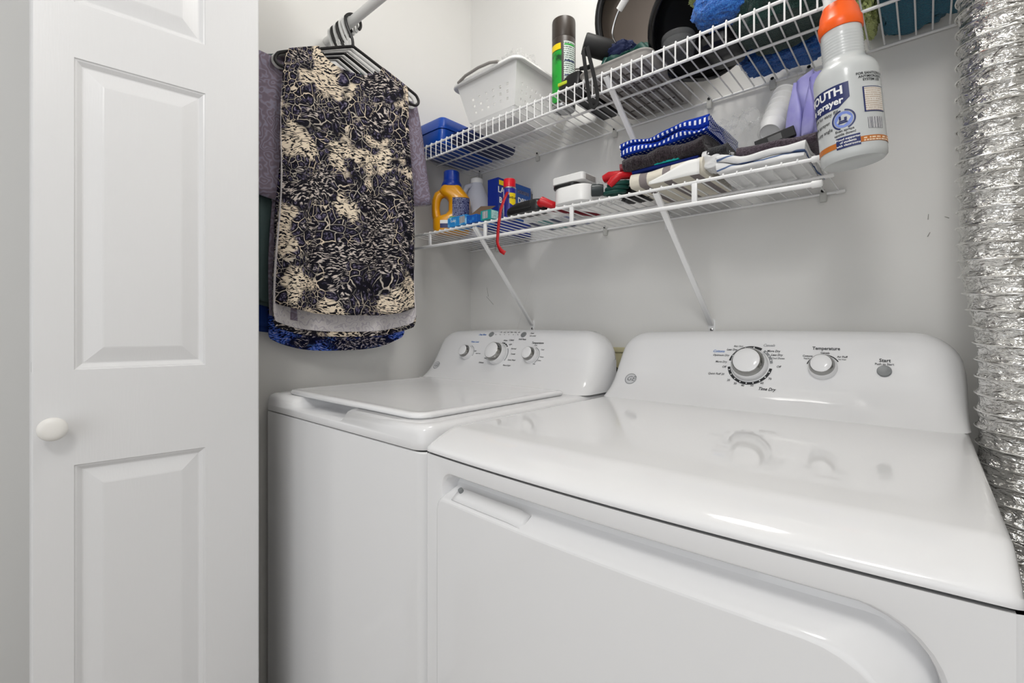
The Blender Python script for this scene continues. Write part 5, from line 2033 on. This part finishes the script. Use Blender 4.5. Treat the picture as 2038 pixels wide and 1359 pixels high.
# dark green cord, clear pack, pliers
t = thing('green_cord', 'coil of dark green cord with cylinder end beside the white canister', 'cord', (-0.58, 1.0, LD))
mb = MB()
for k in range(3):
    mb.tube([(-0.565 + 0.024 * math.cos(q) + 0.006 * k, 1.012 + 0.024 * math.sin(q), LD + 0.008 + 0.009 * k + 0.004 * math.sin(q)) for q in [2 * PI * i / 28 for i in range(28)]], 0.005, 8, closed=True)
mb.build('coil', 'dark_green', t)
MB().lathe([(0.011, 0), (0.0145, 0.002), (0.015, 0.02), (0.0125, 0.03)], 20, T=axis_T((-0.612, 0.981, LD + 0.0155), (0.8, 0.5, 0.0))).build('cylinder_end', mat('dark_grey_green', (44, 52, 54), 0.35), t)
o = heap('clear_pack', (-0.605, 1.075, LD + 0.034), (0.045, 0.024, 0.036), 'clear_bag', 31, 0.25, 0.25, 2.0, zmin=LD, bounds=(-0.65, -0.56, 1.05, 1.11))
tag(o, 'clear plastic pack behind the green cord', 'pack')
pl = thing('red_pliers', 'pliers with bright red grips lying on the green cord', 'pliers', (-0.53, 1.03, LD))
MB().tube([(-0.592, 1.01, LD + 0.046), (-0.578, 1.01, LD + 0.049), (-0.555, 1.015, LD + 0.049), (-0.52, 1.03, LD + 0.046)], [0.010, 0.012, 0.0105, 0.009], 14).build('grip', 'red', pl)
MB().tube([(-0.562, 0.981, LD + 0.018), (-0.552, 0.983, LD + 0.028), (-0.538, 0.988, LD + 0.038), (-0.52, 1.01, LD + 0.043)], [0.008, 0.0105, 0.0085, 0.007], 14).build('grip', 'red', pl)
MB().tube([(-0.515, 1.03, LD + 0.042), (-0.49, 1.045, LD + 0.040), (-0.47, 1.07, LD + 0.036)], [0.009, 0.011, 0.006], 12).build('jaw', 'screw_dark', pl)
sd = thing('screwdriver', 'screwdriver with dark red and black handle against the towel stack', 'screwdriver', (-0.50, 1.0, LD))
MB().tube([(-0.542, 0.997, LD + 0.056), (-0.526, 1.003, LD + 0.058)], [0.0105, 0.0105], 14).build('handle_end', 'dark_red', sd)
MB().tube([(-0.526, 1.003, LD + 0.058), (-0.515, 1.035, LD + 0.054), (-0.512, 1.05, LD + 0.052)], [0.0115, 0.0115, 0.009], 14).build('handle', 'black_plastic', sd)
MB().tube([(-0.512, 1.05, LD + 0.052), (-0.53, 1.12, LD + 0.035)], 0.003, 8).build('shank', 'steel', sd)
o = heap('black_pouch', (-0.535, 1.08, LD + 0.014), (0.045, 0.04, 0.016), 'black_matte', 33, 0.25, 0.2, 2.0, zmin=LD, bounds=(-0.6, -0.49, 1.0, 1.16))
tag(o, 'flat black pouch lying under the red pliers', 'pouch')

# ------------------------------------------------------------------ towel stack
G = 'folded towels stacked on the lower shelf'
o = folded('folded_towel', -0.508, -0.345, 0.985, 1.18, LD, 0.017, 2, 'cream_striped', 1, 0.003, 0.004)
tag(o, 'cream towel with grey stripes at the bottom of the folded stack', 'towel', G)
o = folded('folded_towel', -0.51, -0.36, 0.995, 1.19, LD + 0.036, 0.0035, 2, 'cotton_navy', 3, 0.002)
tag(o, 'thin navy and white cloth between the cream and brown towels', 'towel', G)
o = folded('folded_towel', -0.455, -0.40, 0.99, 1.1, LD + 0.0435, 0.004, 1, 'cotton_teal', 4, 0.002)
tag(o, 'turquoise cloth peeping out under the dark brown towel', 'towel', G)
o = folded('folded_towel', -0.528, -0.345, 0.985, 1.19, LD + 0.0445, 0.0165, 2, 'terry_brown', 5, 0.009, 0.008, fuzz=0.0024, nx=90)
tag(o, 'dark brown plush towel below the blue checked towel', 'towel', G)
o = folded('folded_towel', -0.535, -0.335, 0.985, 1.19, LD + 0.079, 0.0075, 4, 'check_blue', 6, 0.010, 0.014, gap=0.0015)
tag(o, 'blue and white checked towel on top of the folded stack', 'towel', G)
o = folded('folded_cloth', -0.338, -0.300, 0.99, 1.12, LD + 0.03, 0.012, 2, 'terry_black', 7, 0.004)
tag(o, 'black cloth hanging off the right side of the towel stack', 'cloth', G)
o = heap('crumpled_cloth', (-0.335, 1.015, LD + 0.030), (0.036, 0.03, 0.022), 'cotton_white', 41, 0.2, 0.12, 1.5, zmin=LD, bounds=(-0.349, -0.29, 0.98, 1.06))
tag(o, 'cream white crumpled rag at the right of the towel stack', 'rag')
mb = MB()
mb.grid(lambda u, v: Vector((-0.46 + 0.11 * u, 0.974 + 0.002 * math.sin(7 * u), LD - 0.003 + (0.006 + 0.026 * min(1, u * 1.25)) * v)), 14, 4)
o = mb.build('paper_sheet', 'paper', solid=0.0008)
tag(o, 'white folded paper edge tucked before the cream striped towel', 'paper')

# right end of the lower shelf
o = folded('folded_cloth', -0.318, -0.165, 0.982, 1.2, LD - 0.009, 0.0058, 4, 'white_striped', 8, 0.009, -0.003, gap=0.001)
tag(o, 'white folded cloths with blue edges at the right shelf front', 'cloth', 'cloths at the right end of the lower shelf')
o = folded('washcloth', -0.285, -0.150, 1.0, 1.1, LD + 0.018, 0.0105, 2, 'terry_plum', 9, 0.004, -0.004, fuzz=0.0014, nx=70)
tag(o, 'plum brown washcloth on top of the white folded cloths', 'washcloth', 'cloths at the right end of the lower shelf')
o = heap('plastic_bag', (-0.318, 1.14, LD + 0.075), (0.066, 0.055, 0.078), 'clear_bag', 51, 0.3, 0.16, 1.9, zmin=LD, bounds=(-0.395, -0.245, 1.06, 1.265), angle=40)
tag(o, 'crumpled clear plastic bag between the towel stack and cups', 'bag')
t = thing('cup_sleeve', 'long clear sleeve of white paper cups leaning on the wall', 'cups', (-0.24, 1.15, LD + 0.04))
a_, b_ = Vector((-0.240, 1.062, LD + 0.078)), Vector((-0.228, 1.165, LD + 0.205))
dcv = (b_ - a_).normalized()
for k in range(6):
    p = a_ + dcv * (0.022 * k)
    MB().lathe([(0.0175, 0.003), (0.0185, 0.0), (0.0195, 0.002), (0.0225, 0.024), (0.0245, 0.0255), (0.0225, 0.027)], 28, T=axis_T(p, dcv)).build('paper_cup', 'cup_white', t)
mb = MB()
mb.lathe([(0.012, -0.005), (0.022, -0.002), (0.0265, 0.03), (0.0275, 0.12), (0.026, 0.145), (0.015, 0.175), (0.008, 0.195), (0.012, 0.215)], 32, T=axis_T(a_ - dcv * 0.004, dcv))
mb.v = [v + Vector((0.003 * nz(v, 60), 0.003 * nz(v, 60, 3), 0.003 * nz(v, 60, 7))) for v in mb.v]
mb.v = [Vector((v.x, min(v.y, YB - 0.003), v.z)) for v in mb.v]
mb.build('film_sleeve', 'clear_bag', t, angle=30)


def pouch(X, Y, Z, w, h, rz, seed, label, m='lavender'):
    t_ = MB()
    vs, fs = [], []
    NA, NS = 40, 16
    for i in range(NS + 1):
        s = i / NS
        for j in range(NA):
            a = 2 * PI * j / NA
            c, d = math.cos(a), math.sin(a)
            hx_ = w / 2 * (0.9 + 0.1 * math.sin(PI * s))
            th = 0.016 * math.sin(PI * min(1, s * 1.1 + 0.05)) ** 0.8 * (1 - 0.3 * s) + 0.0012
            q = math.copysign(abs(d) ** 0.8, d) * th
            vs.append((hx_ * math.copysign(abs(c) ** 0.7, c), q + 0.006 * math.sin(6 * c + 3 * s + seed), h * s + 0.014 * math.sin(2.2 * c + seed) * s))
    for i in range(NS):
        for j in range(NA):
            fs.append([i * NA + j, i * NA + (j + 1) % NA, (i + 1) * NA + (j + 1) % NA, (i + 1) * NA + j])
    fs.append(list(range(NA))[::-1])
    t_.add(vs, fs, T=at(X, Y, Z, rz, 0.12))
    o_ = t_.build('pouch', m, angle=80)
    return tag(o_, label, 'pouch', 'lavender pouches on the lower shelf')


pouch(-0.186, 1.06, LD + 0.040, 0.052, 0.125, 0.75, 0.3, 'lavender soft pouch leaning against the paper cups')
pouch(-0.158, 1.035, LD + 0.040, 0.05, 0.10, 0.8, 1.7, 'lavender soft pouch between the paper cups and spray bottle')
t = thing('black_box', 'small black box leaning under the clear cup sleeve', 'box', (-0.245, 1.075, LD + 0.02))
MB().box(-0.035, 0.035, -0.008, 0.008, 0, 0.02, 0.0015, T=at(-0.222, 1.035, LD + 0.042, 0.15, 0, -0.25)).build('body', 'black_matte', t, smooth=False)
MB().box(-0.012, 0.012, -0.0085, -0.0075, 0.004, 0.016, 0.0002, T=at(-0.222, 1.035, LD + 0.042, 0.15, 0, -0.25)).build('window', 'black_plastic', t, smooth=False)

# ------------------------------------------------------------------ spray bottle hanging from the upper shelf's lip
sb = thing('spray_bottle', 'translucent white spray bottle with orange collar hanging at the shelf end', 'bottle', (-0.088, 0.925, 1.348))
ST = at(-0.088, 0.925, 1.348) @ Matrix.Rotation(math.radians(-4.5), 4, 'Y') @ Matrix.Rotation(math.radians(2), 4, 'X')
prof_b = [(0.036, 0.002), (0.040, 0.0), (0.0435, 0.004), (0.0440, 0.010), (0.0440, 0.028), (0.0440, 0.03), (0.0440, 0.122), (0.0440, 0.134), (0.0432, 0.141), (0.0405, 0.148), (0.036, 0.154), (0.031, 0.159), (0.029, 0.163)]
for k in range(8):
    z = 0.165 + k * 0.0046
    prof_b += [(0.0284, z), (0.0278, z + 0.0018), (0.0284, z + 0.0036)]
prof_b += [(0.0278, 0.203), (0.0275, 0.214)]
MB().lathe(prof_b, 56, T=ST).build('body', 'sprayer_clear', sb)
MB().lathe([(0.0290, 0.2115), (0.0300, 0.213), (0.0300, 0.2275), (0.0285, 0.2295), (0.0262, 0.243), (0.0215, 0.255)], 48, T=ST).build('collar', 'orange', sb)
MB().lathe([(0.0195, 0.252), (0.0212, 0.254), (0.0212, 0.258), (0.0195, 0.262), (0.0185, 0.30), (0.017, 0.305)], 40, T=ST).build('sprayer_neck', 'white_plastic', sb)
MB().box(-0.016, 0.016, -0.05, 0.03, 0.303, 0.328, 0.006, T=ST).build('sprayer_head', 'white_plastic', sb)
MB().tube([ST @ Vector(q) for q in ((0, -0.034, 0.305), (0, -0.042, 0.29), (0, -0.044, 0.27), (0, -0.040, 0.255))], [0.006, 0.006, 0.005, 0.004], 10).build('trigger', 'white_plastic', sb)
sdir = Vector((0.095, -0.995, 0))
srgt = Vector((0.995, 0.095, 0))


def sfn(u, v, lift=0.0005):
    q = u / 0.044
    return ST @ ((sdir * math.cos(q) + srgt * math.sin(q)) * (0.044 + lift) + Vector((0, 0, v)))


mb = MB()
mb.grid(lambda u, v: sfn(-0.105 + 0.107 * u, 0.079 + 0.036 * v + (0.012 * max(0, (u - 0.86) / 0.14) * (1 - v))), 28, 6)
np_ = mb.build('name_panel', 'label_navy', sb)
lettering('lettering', [('WIDE MOUTH', -0.0055, 0.1045, 0.0175, 0.0, 0.035, 'RIGHT')], lambda u, v: sfn(u, v, 0.0009), 'print_white', np_)
lettering('lettering', [('bottle sprayer', -0.0065, 0.0895, 0.0145, 0.0, 0.03, 'RIGHT')], lambda u, v: sfn(u, v, 0.0009), 'print_white', np_)
lettering('lettering', [('wide mouth for easy fill', -0.014, 0.0735, 0.0075, 0, 0.01, 'RIGHT'), ('adjustable sprayer', -0.027, 0.0615, 0.0075, 0, 0.01, 'RIGHT'), ('sprays at any angle', -0.024, 0.0495, 0.0075, 0, 0.01, 'RIGHT'), ('Even sprays', -0.0085, 0.0425, 0.0052, 0, 0.02), ('upside down!', -0.0085, 0.0370, 0.0052, 0, 0.02),
                        ('FOR SANITIZING &', 0.034, 0.1215, 0.0052, 0, 0.02), ('ANTIMICROBIAL', 0.034, 0.1165, 0.0052, 0, 0.02), ('SYSTEM USE', 0.034, 0.1115, 0.0052, 0, 0.02)], lambda u, v: sfn(u, v, 0.0007), 'print_black', sb)
mb = MB()
c0, z0_ = -0.0085, 0.059
vs = [sfn(c0 + 0.0122 * math.cos(q), z0_ + 0.0122 * math.sin(q), 0.0006) for q in [2 * PI * i / 32 for i in range(32)]]
mb.add(vs, [list(range(32))])
ci = mb.build('round_emblem', 'print_lilac', sb, smooth=False)
for a0, a1 in ((100, 250), (290, 440)):
    vs = []
    for i in range(25):
        q = math.radians(a0 + (a1 - a0) * i / 24)
        vs += [sfn(c0 + r_ * math.cos(q), z0_ + r_ * math.sin(q), 0.0007) for r_ in (0.0133, 0.0155)]
    MB().add(vs, [[2 * i, 2 * i + 1, 2 * i + 3, 2 * i + 2] for i in range(24)]).build('emblem_arc', 'label_navy', ci, smooth=False)
mb = MB()
for (a, b, c, d) in ((-0.006, -0.003, 0.004, -0.001), (-0.007, -0.0055, 0.005, -0.0035), (-0.0055, 0.0, -0.003, 0.006), (0.001, -0.001, 0.0045, 0.003)):
    mb.add([sfn(c0 + a, z0_ + b, 0.0009), sfn(c0 + c, z0_ + b, 0.0009), sfn(c0 + c, z0_ + d, 0.0009), sfn(c0 + a, z0_ + d, 0.0009)], [[0, 1, 2, 3]])
mb.build('emblem_picture', 'label_navy', ci, smooth=False)
patch(sfn, -0.12, 0.075, 0.018, 0.0265, 40, 2).build('print_band', 'sprayer_print_orange', sb)
nb = patch(lambda u, v: sfn(u, v, 0.0008), -0.021, 0.010, 0.015, 0.0325, 10, 2).build('small_panel', 'label_navy', sb)
lettering('lettering', [('Proud supporter', -0.0055, 0.0288, 0.0046, 0, 0.02), ('of students', -0.0055, 0.0240, 0.0046, 0, 0.02), ('with classrooms', -0.0055, 0.0192, 0.0046, 0, 0.02)], lambda u, v: sfn(u, v, 0.0012), 'print_white', nb)
patch(lambda u, v: sfn(u, v, 0.0008), 0.014, 0.062, 0.0188, 0.0258, 14, 2).build('band_print', 'fine_orange', sb)
tb = patch(sfn, 0.020, 0.052, 0.064, 0.100, 12, 10).build('data_table', 'fine_table', sb)
mb = MB()
for (a, b, c, d) in ((0.0185, 0.0205, 0.063, 0.101), (0.0185, 0.053, 0.0625, 0.0640), (0.0185, 0.053, 0.100, 0.101)):
    mb.grid(lambda u, v: sfn(a + (b - a) * u, c + (d - c) * v, 0.0008), 10, 2)
mb.build('table_border', 'label_navy', sb, smooth=False)
patch(sfn, 0.022, 0.046, 0.037, 0.054, 10, 2).build('barcode', 'barcode', sb)
